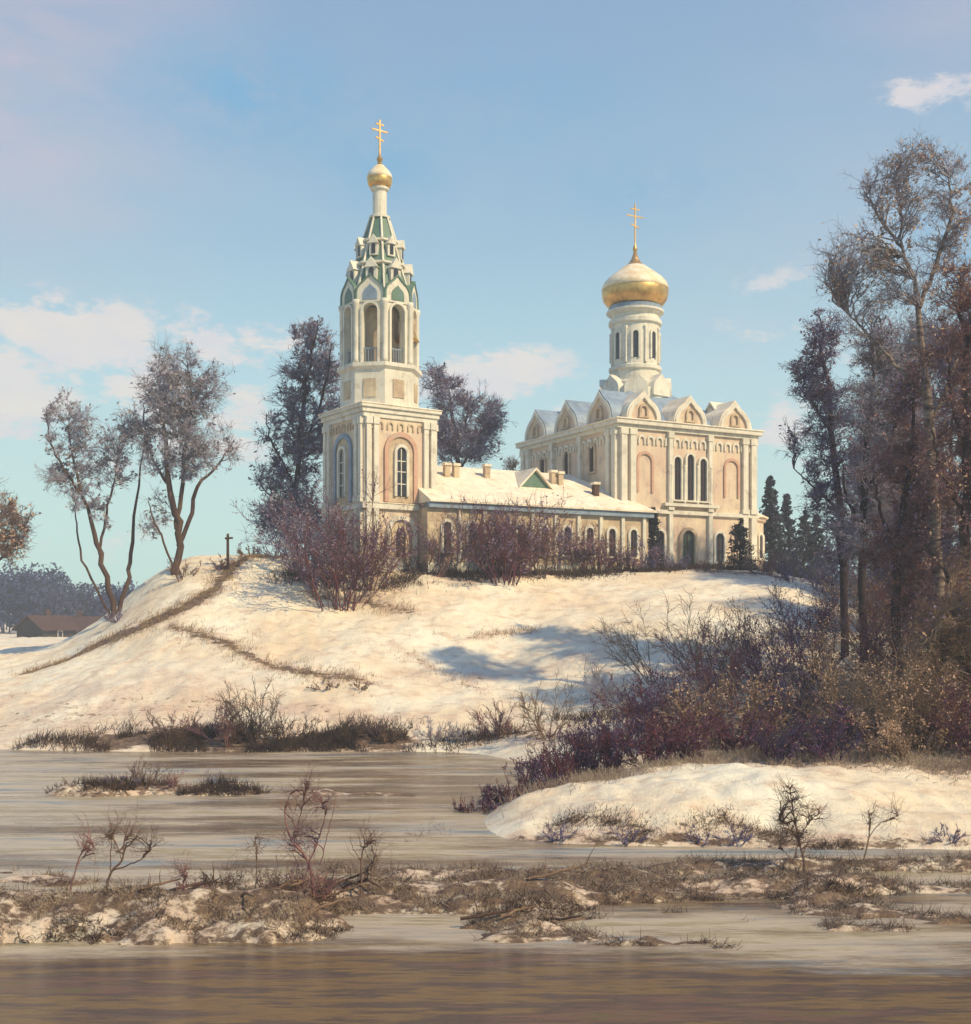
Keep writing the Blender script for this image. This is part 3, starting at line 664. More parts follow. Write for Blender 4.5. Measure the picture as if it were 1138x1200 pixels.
def resample(pts, rad, k=14):
    pts = np.array([tuple(p) for p in pts]); n = len(pts)
    t = np.linspace(0, n-1, k); out = []
    for s in t:
        i = min(int(s), n-2); f = s-i
        p0 = pts[max(i-1,0)]; p1 = pts[i]; p2 = pts[i+1]; p3 = pts[min(i+2,n-1)]
        out.append(.5*((2*p1)+(p2-p0)*f+(2*p0-5*p1+4*p2-p3)*f*f+(3*p1-p0-3*p2+p3)*f**3))
    return np.array(out), np.interp(t/(n-1), np.linspace(0,1,len(rad)), rad)
def tube1(P, r, sides=8):
    n = len(P); T = norm(np.gradient(P, axis=0)); A_ = norm(np.cross(T, np.array([.2,.95,.1]))); B_ = np.cross(T, A_)
    th = np.arange(sides)*2*PI/sides
    V = P[:,None,:] + r[:,None,None]*(A_[:,None,:]*np.cos(th)[None,:,None]+B_[:,None,:]*np.sin(th)[None,:,None])
    i = (np.arange(n-1)*sides)[:,None]+np.arange(sides)[None,:]; j = (np.arange(n-1)*sides)[:,None]+((np.arange(sides)+1) % sides)[None,:]
    return V.reshape(-1,3), np.stack([i, j, j+sides, i+sides], -1).reshape(-1,4)

def tree(name, label, cat, D, limbs, crowns, seed, bark, twig, m=90, tw=12, tw2=5, tr=.014, leafmat=None, nleaf=0, lsize=.09, group=None, spread=1.0, base=None, kids=True):
    """limbs: [(pixel polyline, r0, r1)]; crowns: [(px, py, rx, ry)] ellipsoids the twigs fill, all at depth D"""
    R = np.random.default_rng(seed)
    px0 = limbs[0][0][0][0]
    m = int(m*(1.25 if px0 < 900 else .95)) if m > 60 else m; nleaf = int(nleaf*(.75 if px0 < 900 else .5)); lsize *= 1.25
    b0 = limbs[0][0][0]; bx = (b0[0]-CX)/F*D; bz = gz(bx, D)
    root = empty(name, (bx, D, bz)); tag(root, label, cat, group)
    O = np.array([bx, D, bz]); s = D/F
    trunk = []; nodes = []; ndir = []
    for li, (pl, r0, r1) in enumerate(limbs):
        dz = 0 if li == 0 else R.uniform(-1, 1)
        pts = []
        for i, (x, y) in enumerate(pl):
            p = P3(x, y, D) if not (li == 0 and i == 0) else Vector((bx, D, bz-.3))
            w_ = i/(len(pl)-1); p.y += dz*w_*len(pl)*s*14*spread
            pts.append(p)
        if li and limbs[li][0][0][1] > limbs[0][0][1][1]: pts[0].z = min(pts[0].z, bz-.2)
        P, r = resample(pts, [r0, r0*.8, r1], 16); P[1:-1] += R.normal(0, (.03+.2*r0) if D > 35 else .007, (14,3)); trunk.append(tube1(P-O, r)); nodes.append(P[3:]); ndir.append(np.gradient(P, axis=0)[3:])
    nodes = np.concatenate(nodes); ndir = norm(np.concatenate(ndir))
    tv, tq = join(trunk)
    link_mesh('trunk', np_mesh('trunk', tv, tq, smooth=True), bark, root)
    # cluster centres
    area = np.array([c[2]*c[3] for c in crowns], float); pick = R.choice(len(crowns), m, p=area/area.sum())
    u = norm(R.normal(0,1,(m,3)))*(R.uniform(0,1,m)**.40)[:,None]
    cc = np.array([tuple(P3(crowns[i][0], crowns[i][1], D)) for i in pick]); rr = np.array([(crowns[i][2]*s, (crowns[i][2]+crowns[i][3])*.5*s, crowns[i][3]*s) for i in pick])
    Cn = cc + u*rr
    dd = np.linalg.norm(Cn[:,None]-nodes[None], axis=-1) + 1.6*np.maximum(0, nodes[None,:,2]-Cn[:,None,2]+.25*np.linalg.norm(Cn[:,None,:2]-nodes[None,:,:2],axis=-1)) + R.uniform(0,.6,(m,len(nodes)))
    k = dd.argmin(1); S = nodes[k]; dist = np.linalg.norm(Cn-S, axis=1)
    t = np.linspace(0,1,7)[None,:,None]; mid = (S+Cn)/2 + ndir[k]*dist[:,None]*.18 + R.normal(0,.07,(m,3))*dist[:,None]
    B = S[:,None]*(1-t)**2 + 2*mid[:,None]*t*(1-t) + Cn[:,None]*t*t
    B[:,1:-1] += R.normal(0,.03,(m,5,3))*dist[:,None,None]
    parts = [tubes(B, np.clip(.013*dist+.012,.02,.09), np.full(m,.012), 4)]
    mean = np.mean(rr)
    S2, D2, ix = spawn(B, tw, R, .3, .85); L2 = R.uniform(.35,1.0,len(S2))*max(.8 if D > 35 else .50, mean*.52)*np.clip(dist[ix]/dist.mean(), .6, 1.3)
    P2 = grow(S2, D2, L2, 4, .2, .06, R); parts.append(tubes(P2, np.full(len(S2),tr), np.full(len(S2),tr*.5)))
    S3, D3, ix = spawn(P2, tw2, R, .25, .8); P3_ = grow(S3, D3, R.uniform(.35,.75,len(S3))*L2[ix]*.75, 2, .22, .03, R)
    parts.append(tubes(P3_, np.full(len(S3),tr*.7), np.full(len(S3),tr*.35)))
    v, q = join(parts); link_mesh('crown', np_mesh('crown', v-O, q), twig, root)
    if leafmat:
        C = P3_.reshape(-1,3); lum = fnoise(C[:,0]*1.4, C[:,2]*1.4+C[:,1], 1.1, seed); C = C[lum > -.1]
        C = C[R.choice(len(C), min(nleaf, len(C)), replace=False)] + R.normal(0,.05,(min(nleaf,len(C)),3))
        v, q = leaves(C, lsize, R); link_mesh('dry_leaves', np_mesh('dry_leaves', v-O, q), leafmat, root)
    return root

def bush(name, label, cat, loc, H, W, seed, twig, stems=16, tw=10, tw2=5, tr=.012, lean=(0,0), group=None, leafmat=None, nleaf=0, lsize=.06, r0=.03, sw=.16):
    R = np.random.default_rng(seed); x, y = loc[0], loc[1]; z = gz(x, y)
    root = empty(name, (x, y, z)); tag(root, label, cat, group)
    th = R.uniform(0, 2*PI, stems); rad = R.uniform(0,1,stems)**.6
    S = np.stack([np.cos(th)*rad*W*.16, np.sin(th)*rad*W*.16, np.full(stems,-.12)], -1)
    D = np.stack([np.cos(th)*rad*W/H*.62+lean[0], np.sin(th)*rad*W/H*.5+lean[1], np.full(stems,1.)], -1)
    L = H*R.uniform(.6,1.06,stems)*np.sqrt(1+0*rad)
    P = grow(S, D, L, 8, sw, .02, R)
    v, q = tubes(P, r0*R.uniform(.6,1.1,stems), np.full(stems,tr*.6), 5); link_mesh('stems', np_mesh('stems', v, q, smooth=True), twig, root)
    S2, D2, ix = spawn(P, tw, R, .18, .65); L2 = R.uniform(.2,.46,len(S2))*H*.62; P2 = grow(S2, D2, L2, 4, .16, .07, R)
    S3, D3, ix = spawn(P2, tw2, R, .2, .7); P3_ = grow(S3, D3, R.uniform(.3,.6,len(S3))*L2[ix], 2, .2, .05, R)
    v, q = join([tubes(P2, np.full(len(S2),tr), np.full(len(S2),tr*.5)), tubes(P3_, np.full(len(S3),tr*.65), np.full(len(S3),tr*.35))])
    v[:,2] = np.maximum(v[:,2], -.1)
    link_mesh('twigs', np_mesh('twigs', v, q), twig, root)
    if leafmat:
        C = P3_.reshape(-1,3); lum = fnoise(C[:,0]*2, C[:,2]*2, 1.3, seed); C = C[(lum > -.2) & (C[:,2] > .05)]
        n = min(nleaf, len(C)); C = C[R.choice(len(C), n, replace=False)]
        v, q = leaves(C, lsize, R); link_mesh('dry_leaves', np_mesh('dry_leaves', v, q), leafmat, root)
    return root

def fir(name, label, cat, loc, H, W, seed, needle, group=None, z=None, dens=1.0):
    R = np.random.default_rng(seed); x, y = loc; z = gz(x, y) if z is None else z
    root = empty(name, (x, y, z)); tag(root, label, cat, group)
    P, r = resample([(0,0,-.2),(.02*H*R.normal(),0,H*.5),(0,0,H)], [.02*H+.04,.012*H+.02,.01], 10)
    v, q = tube1(P, r, 7); link_mesh('trunk', np_mesh('trunk', v, q, smooth=True), M['barkdark'], root)
    nb = int(H*26*dens); t = R.uniform(.06,.985,nb); th = R.uniform(0,2*PI,nb)
    L = W*.5*(1-t)**.8*R.uniform(.55,1.12,nb)+.08
    S = np.stack([np.zeros(nb), np.zeros(nb), t*H], -1); D = np.stack([np.cos(th), np.sin(th), .15-.5*(1-t)+R.normal(0,.08,nb)], -1)
    B = grow(S, D, L, 4, .07, .03, R)
    S2, D2, ix = spawn(B, 12, R, .12, .8); P2 = grow(S2, D2, L[ix]*R.uniform(.16,.34,len(S2))+.05, 2, .15, -.12, R)
    C = P2[:,1:].reshape(-1,3); C = np.concatenate([C, C+R.normal(0,.06,C.shape)])
    lv, lq = leaves(C, .010*H+.05, R)
    v, q = join([tubes(B, L*.012+.008, np.full(nb,.004)), tubes(P2, np.full(len(S2),.012), np.full(len(S2),.006)), (lv, lq)])
    link_mesh('crown', np_mesh('crown', v, q), needle, root); return root

def grass(name, label, pts, mt, h=.35, w=.012, seed=1, tilt=.35, cat='dry grass'):
    """pts (n,2): one curved blade at every point"""
    R = np.random.default_rng(seed); pts = np.asarray(pts); n = len(pts); z = ground(pts[:,0], pts[:,1]); ok = z > -.12; pts = pts[ok]; z = np.maximum(z[ok], -.02); n = len(pts)
    S = np.stack([pts[:,0], pts[:,1], z-.03], -1); L = h*R.uniform(.35,1.15,n)
    P = grow(S, np.stack([R.normal(0,tilt,n), R.normal(0,tilt,n), np.ones(n)], -1), L, 3, .16, -.03, R)
    v, q = tubes(P, np.full(n,w), np.full(n,w*.3))
    o = link_mesh(name, np_mesh(name, v, q), mt); tag(o, label, cat, kind='stuff'); return o
def along(pts, wd, n, seed):
    R = np.random.default_rng(seed); seg = [(pts[i], pts[i+1]) for i in range(len(pts)-1)]; L = np.array([(b-a).length for a, b in seg]); k = R.choice(len(seg), n, p=L/L.sum()); t = R.uniform(0,1,n)
    A_ = np.array([tuple(seg[i][0].xy) for i in k]); B_ = np.array([tuple(seg[i][1].xy) for i in k])
    # clumped
    return A_*(1-t)[:,None]+B_*t[:,None]+R.normal(0,wd,(n,2))
def clump(P, s, seed, keep):
    f = fnoise(P[:,0], P[:,1]*1.5, s, seed); return P[f > keep]

BD, BB, BW = M['barkdark'], M['barkbrown'], M['birchbark']
def Dof(px, py): return hit(px, py).y
# two tall bare trees on the left shoulder of the hill, and one cut by the frame
tree('bare_tree', 'tall bare tree with two slim trunks, left of the round-crowned tree on the hill shoulder', 'tree', Dof(134,722),
     [(((134,722),(128,690),(117,650),(107,612),(90,560),(80,500)),.20,.04), (((136,716),(146,680),(145,640),(147,580),(152,500)),.16,.04),
      (((130,712),(112,690),(92,650),(84,610),(82,590)),.09,.03), (((117,650),(120,610),(128,560),(132,520)),.10,.03), (((98,585),(80,555),(62,520),(58,480)),.09,.03)],
     [(75,492,24,36),(95,520,32,40),(92,570,26,32),(60,515,14,25),(135,535,20,42),(150,505,14,30),(68,560,16,18),(112,600,22,22)], 21, BB, M['twigblue'], 100, 12, 5, .017, M['leafgrey'], 2400, .11)
tree('bare_tree', 'broad bare tree with a dense round crown, left of the wooden post', 'tree', Dof(205,672),
     [(((205,672),(210,640),(206,600),(198,560),(190,500),(186,450)),.26,.04), (((209,640),(220,600),(223,570),(238,545),(258,515)),.16,.04), (((207,620),(212,570),(215,520),(222,460),(215,420)),.16,.03),
      (((200,570),(180,545),(165,500),(160,470)),.10,.03), (((206,650),(192,628),(185,610),(182,590)),.08,.03)],
     [(195,465,40,50),(225,480,42,48),(245,525,32,35),(200,530,42,35),(170,500,24,40),(210,425,26,22),(182,598,14,30),(250,450,16,22)], 22, BB, M['twigblue'], 150, 12, 6, .017, M['leafgrey'], 4200, .12)
tree('bare_tree', 'tree with rusty leaves reaching in from the left edge of the picture', 'tree', 86,
     [(((-48,762),(-45,720),(-38,680),(-28,650),(-10,630)),.25,.05), (((-40,690),(-20,665),(5,645),(20,620)),.12,.03), (((-30,655),(-35,610),(-30,570)),.12,.03)],
     [(2,618,34,30),(-30,590,40,40),(14,640,18,16)], 23, BB, M['twigbrown'], 80, 13, 5, .02, M['leafrust'], 2200, .13)
# trees round the bell tower
tree('bare_tree', 'tall dark tree close against the left side of the bell tower', 'tree', 86,
     [(((345,655),(345,600),(350,540),(356,470),(366,410),(372,375)),.24,.04), (((347,580),(335,545),(322,520),(318,490)),.10,.03), (((350,540),(368,500),(385,450),(392,410)),.12,.03), (((345,600),(325,585),(308,575)),.09,.03)],
     [(362,408,26,34),(350,455,30,38),(342,510,34,34),(340,565,40,40),(345,615,44,36),(385,430,20,38),(388,500,20,50),(318,600,20,20)], 24, BD, M['twigviolet'], 230, 14, 6, .02, M['leafgrey'], 6500, .13)
tree('bare_tree', 'bare tree rising behind the snowy nave roof, right of the bell tower', 'tree', 102,
     [(((540,640),(538,580),(536,530),(530,480),(520,440)),.24,.04), (((537,560),(552,520),(570,490),(580,465)),.12,.03), (((536,540),(545,500),(550,470)),.1,.03)],
     [(514,450,18,34),(535,478,30,36),(548,515,40,28),(570,490,20,28),(520,520,26,24)], 25, BD, M['twigviolet'], 170, 14, 5, .02, M['leafgrey'], 3600, .14)
tree('bare_tree', 'low bare tree just left of the domed church block behind the nave', 'tree', 112,
     [(((603,640),(604,590),(602,550)),.14,.04)], [(602,552,13,16),(598,570,16,14)], 26, BD, M['twigbrown'], 40, 12, 5, .02)
# right-hand stand
RG = 'tall trees crowded at the right edge'
tree('bare_tree', 'tallest tree with rusty leaves and a bent pale trunk, at the top right', 'tree', 50,
     [(((1102,830),(1100,700),(1098,600),(1090,500),(1082,420),(1074,345),(1056,282)),.26,.05), (((1078,360),(1096,310),(1112,250),(1108,205)),.10,.02), (((1058,290),(1040,255),(1028,215)),.08,.02),
      (((1088,470),(1062,430),(1030,385),(1000,345)),.10,.02), (((1056,282),(1062,240),(1060,190)),.06,.02), (((1090,500),(1112,450),(1130,400)),.10,.02)],
     [(1045,212,36,38),(1100,205,38,36),(1072,185,30,22),(1012,308,38,28),(985,320,18,14),(1105,300,28,34),(1035,345,26,22),(1070,250,50,40),(1128,250,26,50),(995,300,40,34),(1060,330,30,40)], 31, BW, M['twigblue'], 250, 11, 5, .010, M['leafrust'], 6500, .065, group=RG)
tree('bare_tree', 'dark violet tree with layered crown, leftmost of the stand at the right edge', 'tree', 58,
     [(((990,745),(986,660),(982,580),(974,500),(966,430),(960,370)),.20,.03), (((984,600),(960,570),(938,545)),.07,.02), (((976,510),(958,480),(940,455)),.07,.02), (((986,640),(1000,600),(1008,560)),.07,.02)],
     [(962,395,24,42),(950,445,26,30),(975,475,30,40),(955,515,30,28),(985,545,34,40),(965,590,30,30),(990,640,28,42)], 32, BD, M['twigviolet'], 240, 13, 5, .014, M['leafviolet'], 6500, .075, group=RG)
tree('bare_tree', 'straight dark tree standing second from the left in the right-hand stand', 'tree', 55,
     [(((1012,770),(1010,660),(1012,560),(1018,480),(1022,400)),.20,.03), (((1012,580),(1035,530),(1050,470)),.08,.02), (((1010,620),(990,580),(985,540)),.08,.02)],
     [(1018,395,30,40),(1038,440,30,40),(1020,490,36,40),(1030,555,38,44),(1015,620,38,44),(1045,500,30,40)], 33, BD, M['twigblue'], 240, 13, 5, .014, M['leafviolet'], 6500, .075, group=RG)
tree('bare_tree', 'dark red-brown tree behind the middle of the right-hand thicket', 'tree', 51,
     [(((1054,820),(1050,720),(1056,620),(1068,530),(1076,450)),.22,.03), (((1054,650),(1030,600),(1020,560)),.09,.02), (((1060,590),(1085,540),(1098,500)),.09,.02)],
     [(1068,470,36,46),(1060,540,42,44),(1085,600,42,48),(1050,640,42,44),(1070,700,44,40)], 34, BD, M['twigred'], 260, 13, 5, .013, M['leafviolet'], 8500, .07, group=RG)
tree('bare_tree', 'reddish leafy tree cut by the right edge below the tallest crown', 'tree', 47,
     [(((1136,850),(1128,730),(1130,620),(1134,500),(1130,400),(1124,320)),.24,.03), (((1130,600),(1105,550),(1095,500)),.09,.02), (((1132,520),(1112,470),(1104,420)),.09,.02), (((1128,700),(1105,660),(1092,630)),.09,.02)],
     [(1122,345,34,44),(1118,410,36,44),(1130,480,44,48),(1112,550,42,48),(1128,630,46,48),(1110,700,44,44),(1165,400,40,90),(1170,560,40,90)], 35, BD, M['twigred'], 330, 13, 5, .012, M['leafrust'], 9500, .062, group=RG)
tree('bare_tree', 'dim violet tree filling the gap low down between the trunks at the right', 'tree', 64,
     [(((1084,790),(1082,720),(1086,640),(1092,570)),.18,.03), (((1084,680),(1060,650),(1045,620)),.08,.02)],
     [(1090,600,40,50),(1080,670,50,46),(1050,700,40,34),(1120,690,40,50),(1020,700,30,30)], 36, BD, M['twigviolet'], 230, 13, 5, .015, M['leafviolet'], 7500, .085, group=RG)
tree('bare_tree', 'tan-twigged tree at the far right edge above the sunlit brush', 'tree', 43,
     [(((1150,900),(1142,820),(1130,760),(1112,700)),.14,.03), (((1142,820),(1160,750),(1155,680)),.1,.02), (((1135,780),(1100,760),(1075,745)),.07,.02)],
     [(1110,730,34,36),(1130,770,40,40),(1080,775,34,26),(1150,700,40,60),(1100,820,36,34)], 37, BB, M['twigtan'], 200, 13, 5, .010, M['leafviolet'], 3000, .05, group=RG)

tree('bare_tree', 'dim tree deep behind the reddish trees at the right edge', 'tree', 70,
     [(((1112,780),(1110,680),(1112,560),(1118,440)),.2,.03), (((1110,640),(1085,580),(1070,520)),.09,.02), (((1111,600),(1135,540),(1140,480)),.09,.02)],
     [(1112,440,40,60),(1080,520,34,60),(1130,540,44,70),(1100,620,50,60),(1060,640,34,50),(1160,420,40,80)], 38, BD, M['twigviolet'], 280, 13, 5, .017, M['leafviolet'], 7000, .10, group=RG)
tree('bare_tree', 'dim tree deep behind the leftmost trunks of the right-hand stand', 'tree', 74,
     [(((1030,760),(1028,680),(1030,600),(1026,520)),.16,.03), (((1028,660),(1005,620),(995,580)),.08,.02)],
     [(1030,540,30,50),(1005,600,34,50),(1040,640,36,50),(985,680,24,30),(1030,710,40,26)], 39, BD, M['twigblue'], 190, 13, 5, .017, M['leafviolet'], 5000, .10, group=RG)
# firs
fir('fir_tree', 'small dark fir at the corner where the nave meets the church', 'fir', tuple(hit(766,664).xy), 4.3, 2.0, 41, M['needle'])
fir('fir_tree', 'small reddish fir in front of the right part of the church wall', 'fir', tuple(hit(867,668).xy), 3.6, 2.6, 42, M['needle'])
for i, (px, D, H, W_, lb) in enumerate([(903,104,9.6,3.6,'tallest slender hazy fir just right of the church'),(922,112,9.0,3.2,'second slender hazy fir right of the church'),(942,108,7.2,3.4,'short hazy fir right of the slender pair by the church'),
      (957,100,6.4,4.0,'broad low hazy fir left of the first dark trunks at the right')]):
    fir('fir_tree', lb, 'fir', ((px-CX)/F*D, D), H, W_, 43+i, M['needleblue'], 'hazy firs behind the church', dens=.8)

tree('bare_tree', 'tree just beyond the right edge whose branches reach in behind the reddish one', 'tree', 60,
     [(((1262,800),(1258,680),(1250,560),(1244,440)),.24,.03), (((1256,660),(1215,600),(1190,560)),.1,.02), (((1254,600),(1290,540),(1300,480)),.1,.02)],
     [(1240,430,60,70),(1210,520,60,60),(1280,540,60,80),(1230,620,70,60),(1200,690,50,50)], 371, BD, M['twigviolet'], 230, 13, 5, .016, M['leafviolet'], 6000, .1)
tree('bare_tree', 'pale blue-grey tree far back between the rusty crown and the reddish leafy tree', 'tree', 78,
     [(((1058,770),(1058,660),(1060,540),(1056,420)),.2,.03), (((1058,640),(1080,580),(1092,520)),.09,.02), (((1059,600),(1036,540),(1030,480)),.09,.02)],
     [(1056,410,34,50),(1040,480,36,50),(1085,500,36,60),(1060,580,44,60),(1100,400,34,50),(1020,560,26,60)], 381, BD, M['twigblue'], 330, 13, 5, .018, M['leafgrey'], 9000, .11, group=RG)
tree('bare_tree', 'unseen tree added outside the right edge to shade the slope', 'tree', 66,
     [(((1345,790),(1342,680),(1336,560),(1330,450)),.24,.03), (((1340,660),(1300,600),(1280,560)),.1,.02)],
     [(1330,450,60,80),(1300,540,60,70),(1360,560,60,80),(1320,640,70,60)], 382, BD, M['twigviolet'], 220, 12, 5, .018, M['leafviolet'], 6000, .11)  # out of view, added for the shade it throws on the right slope
# bushes round the church
BS = [
 (398,714,7.6,7.4,M['shrubred'],'largest dark red bush standing before the left wall of the bell tower',26,12,6,M['leafviolet'],2600),
 (352,668,5.2,5.4,M['twigviolet'],'violet bush under the tall tree left of the bell tower',18,11,5,M['leafgrey'],1400),
 (432,690,5.0,4.8,M['twigbrown'],'brown bush at the near corner of the bell tower',18,11,5,M['leafrust'],700),
 (488,672,2.2,3.4,M['twigbrown'],'low brown bush below the arched opening of the bell tower',14,9,5,None,0),
 (516,676,5.0,2.2,M['twigred'],'narrow upright bush beside the right corner of the bell tower',9,10,5,None,0),
 (548,672,4.8,4.6,M['twigviolet'],'dark bush against the left end of the nave wall',18,11,5,M['leafviolet'],900),
 (592,684,5.6,5.4,M['shrubred'],'large dark bush in front of the middle of the nave, casting shade on the snow',22,12,6,M['leafviolet'],1800),
 (630,678,5.4,3.8,M['twigbrown'],'tall brown bush below the gable on the nave roof',15,11,5,M['leafrust'],500),
 (665,668,2.6,3.2,M['twigviolet'],'low violet bush below the nave windows, left of its neighbour',13,10,5,None,0),
 (700,667,1.9,3.4,M['twigviolet'],'low spreading bush below the right-hand nave windows',13,10,5,None,0),
 (738,668,1.7,3.2,M['twigred'],'low dark bush at the right end of the nave wall',13,10,5,None,0),
 (530,670,3.2,3.6,M['twigviolet'],'dark violet bush at the left end of the nave wall beside the tower corner',14,11,5,M['leafviolet'],900),
 (612,672,4.6,4.2,M['twigred'],'dark red bush just right of the large one before the nave',16,11,5,M['leafviolet'],900),
 (650,670,4.0,3.4,M['twigviolet'],'tall violet bush before the middle windows of the nave',14,11,5,M['leafviolet'],700),
 (702,670,2.6,3.6,M['twigred'],'dense reddish bush before the right-hand nave windows',16,11,5,M['leafviolet'],700),
 (752,669,2.2,3.0,M['twigviolet'],'dark violet bush at the foot of the small fir by the nave corner',14,11,5,M['leafviolet'],600),
 (570,672,4.2,4.0,M['twigbrown'],'brown bush between the two darker ones before the nave',16,11,5,M['leafrust'],500),
 (682,670,3.6,2.6,M['twigred'],'dark red bush before the right half of the nave wall',13,11,5,M['leafviolet'],500),
 (722,668,2.9,2.4,M['twigbrown'],'brown bush before the last windows of the nave',12,10,5,None,0),
 (790,668,1.4,2.6,M['twigviolet'],'low violet bush left of the church door',12,10,5,None,0),
 (372,690,4.6,5.0,M['twigviolet'],'violet bush left of the largest dark red bush',18,12,5,M['leafgrey'],1500),
 (838,670,1.3,2.6,M['twigbrown'],'low brown bush between the church door and the small reddish fir',10,9,5,None,0),
 (896,674,1.9,3.6,M['twigred'],'dark red bush right of the small reddish fir',14,10,5,None,0),
 (930,682,2.0,4.0,M['twigviolet'],'dark low bush on the hill edge under the hazy firs',14,10,5,None,0),
 (962,692,2.2,3.8,M['twigviolet'],'dark low bush at the foot of the first trunk at the right',14,10,5,None,0),
 (322,652,1.2,4.2,M['twigviolet'],'low dark bush on the crest left of the violet bush',12,9,5,None,0),
 (292,650,.9,3.2,M['twigbrown'],'low scrub on the crest just right of the wooden post',12,9,5,None,0),
 (262,668,1.1,1.6,M['twigred'],'small dark bush at the foot of the wooden post',10,9,5,None,0),
 (214,680,1.6,2.2,M['twigbrown'],'brown sucker growth round the foot of the round-crowned tree',12,9,5,None,0),
 (138,728,1.0,2.2,M['twigviolet'],'low scrub round the foot of the slim-trunked tree',10,9,5,None,0),
]
for i, (px, py, H, W_, mt, lb, st, tw, tw2, lm, nl) in enumerate(BS):
    p = hit(px, py); bush('bush', lb, 'bush', p, H*.98, W_, 60+i, mt, st, tw, tw2, .016, leafmat=lm, nleaf=nl, lsize=.09, r0=.045)
# slope and far shore
BS = [
 (298,872,3.1,3.0,M['darkweed'],(-.15,0),'tall upright weedy bush at the far waterline left of centre',18),
 (262,872,2.3,3.6,M['twigred'],(-.1,0),'dark red shrub at the far waterline left of the tall weedy bush',16),
 (205,868,1.7,3.0,M['twigbrown'],(.1,0),'low brown shrub at the left part of the far waterline',14),
 (340,872,1.6,3.2,M['darkweed'],(.1,0),'dark spreading shrub right of the tall weedy bush on the far waterline',14),
 (400,870,1.2,3.2,M['darkweed'],(.2,0),'low dark shrub on the far waterline under the bare earth edge',14),
 (450,868,1.1,2.4,M['twigbrown'],(0,0),'small brown shrub at the right end of the earth edge on the far waterline',12),
 (584,862,1.7,2.5,M['twigred'],(0,0),'small dark red bush alone near the middle of the far waterline',16),
 (640,866,2.6,2.8,M['twigtan'],(-.1,0),'pale sparse bush right of the small dark red one on the far bank',12),
 (505,868,1.2,2.6,M['twigblue'],(0,0),'faint grey shrub on the far bank near the middle',10),
 (545,868,1.0,2.2,M['twigblue'],(0,0),'faint low shrub left of the dark red bush on the far bank',10),
 (380,806,.7,2.4,M['twigbrown'],(0,0),'row of scrub on the bare streak half way up the slope',12),
 (420,806,.6,1.8,M['twigbrown'],(0,0),'last tuft of scrub at the right end of the streak on the slope',10),
 (762,800,4.4,2.2,M['twigtan'],(-.25,0),'tall leaning tan shrub at the left edge of the thicket on the slope',9),
 (712,830,2.9,2.6,M['twigblue'],(-.2,0),'grey shrub on the lit slope left of the thicket',12),
 (820,795,4.2,3.0,M['twigbrown'],(-.25,0),'leaning brown shrub rising out of the thicket below the church',11),
 (925,775,3.2,2.4,M['twigred'],(-.35,0),'dark red shrub leaning left in the blue shaded hollow',9),
]
for i, (px, py, H, W_, mt, ln, lb, st) in enumerate(BS):
    p = hit(px, py); bush('shrub', lb, 'shrub', p, H*.95, W_, 90+i, mt, st, 11, 5, .012, lean=ln, r0=.028)
# the thicket
R0 = np.random.default_rng(77); TG = 'leafless shrubs of the dense thicket on the right bank'
TL = 'leafless dark shrub in the dense thicket on the right bank'
k = 0
rows = [(41.0, 1045, 1165, 30, 3.0, 2.6), (39.8, 712, 1150, 48, 1.7, 2.4), (44.0, 735, 1165, 50, 2.7, 3.1), (49.0, 765, 1160, 54, 3.5, 3.7), (54.5, 850, 1160, 58, 3.7, 4.0), (60.5, 960, 1150, 64, 3.8, 4.2)]
for D, x0, x1, sx, H, W_ in rows:
    px = x0
    while px < x1:
        x = (px-CX)/F*D + R0.uniform(-.4,.4); mt = [M['shrubred'],M['shrubdark'],M['twigbrown'],M['shrubdark'],M['shrubred'],M['twigtan']][R0.integers(6)]
        if px > 1000 and R0.random() < .55: mt = M['twigtan']
        bush('shrub', TL, 'shrub', (x, D+R0.uniform(-1.5,1.5)), H*R0.uniform(.8,1.2), W_, 200+k, mt, 17, 11, 5, .0115, lean=(R0.uniform(-.5,.05),0), group=TG, leafmat=M['leafdark'] if mt != M['twigtan'] else M['leafrust'], nleaf=1200, lsize=.055)
        k += 1; px += sx
# low bushes running down the tongue of the right snow bank
for i, (px, D, H, W_) in enumerate([(556,36.5,.8,1.6),(578,36.8,.9,1.6),(600,37,1.0,1.8),(622,37.5,1.2,2.0),(652,38,1.5,2.0),(684,38.5,1.9,2.0),(640,40.5,1.6,2.0),(670,41.5,2.1,2.0),(705,39,2.1,2.2)]):
    bush('shrub', 'low dark shrub along the back of the snowy tongue left of the thicket', 'shrub', ((px-CX)/F*D, D), H, W_, 300+i, M['shrubdark'] if i % 2 else M['shrubred'], 15, 10, 5, .010, group='low shrubs along the snowy tongue', leafmat=M['leafdark'], nleaf=500, lsize=.045)
for i, (px, py, lb) in enumerate([(655,982,'small tuft of dark stems at the left foot of the snowy tongue'),(735,984,'dark twiggy tuft in the blue dip of the near snow bank'),(820,986,'dark tuft at the waterline in the middle of the near snow bank'),(865,987,'low brown tuft left of the sapling at the near snow bank'),(1110,984,'low tuft at the right end of the near snow bank')]):
    p = hit(px, py); bush('shrub', lb, 'shrub', p, .55, 1.3, 320+i, M['twigviolet'], 12, 8, 4, .008)

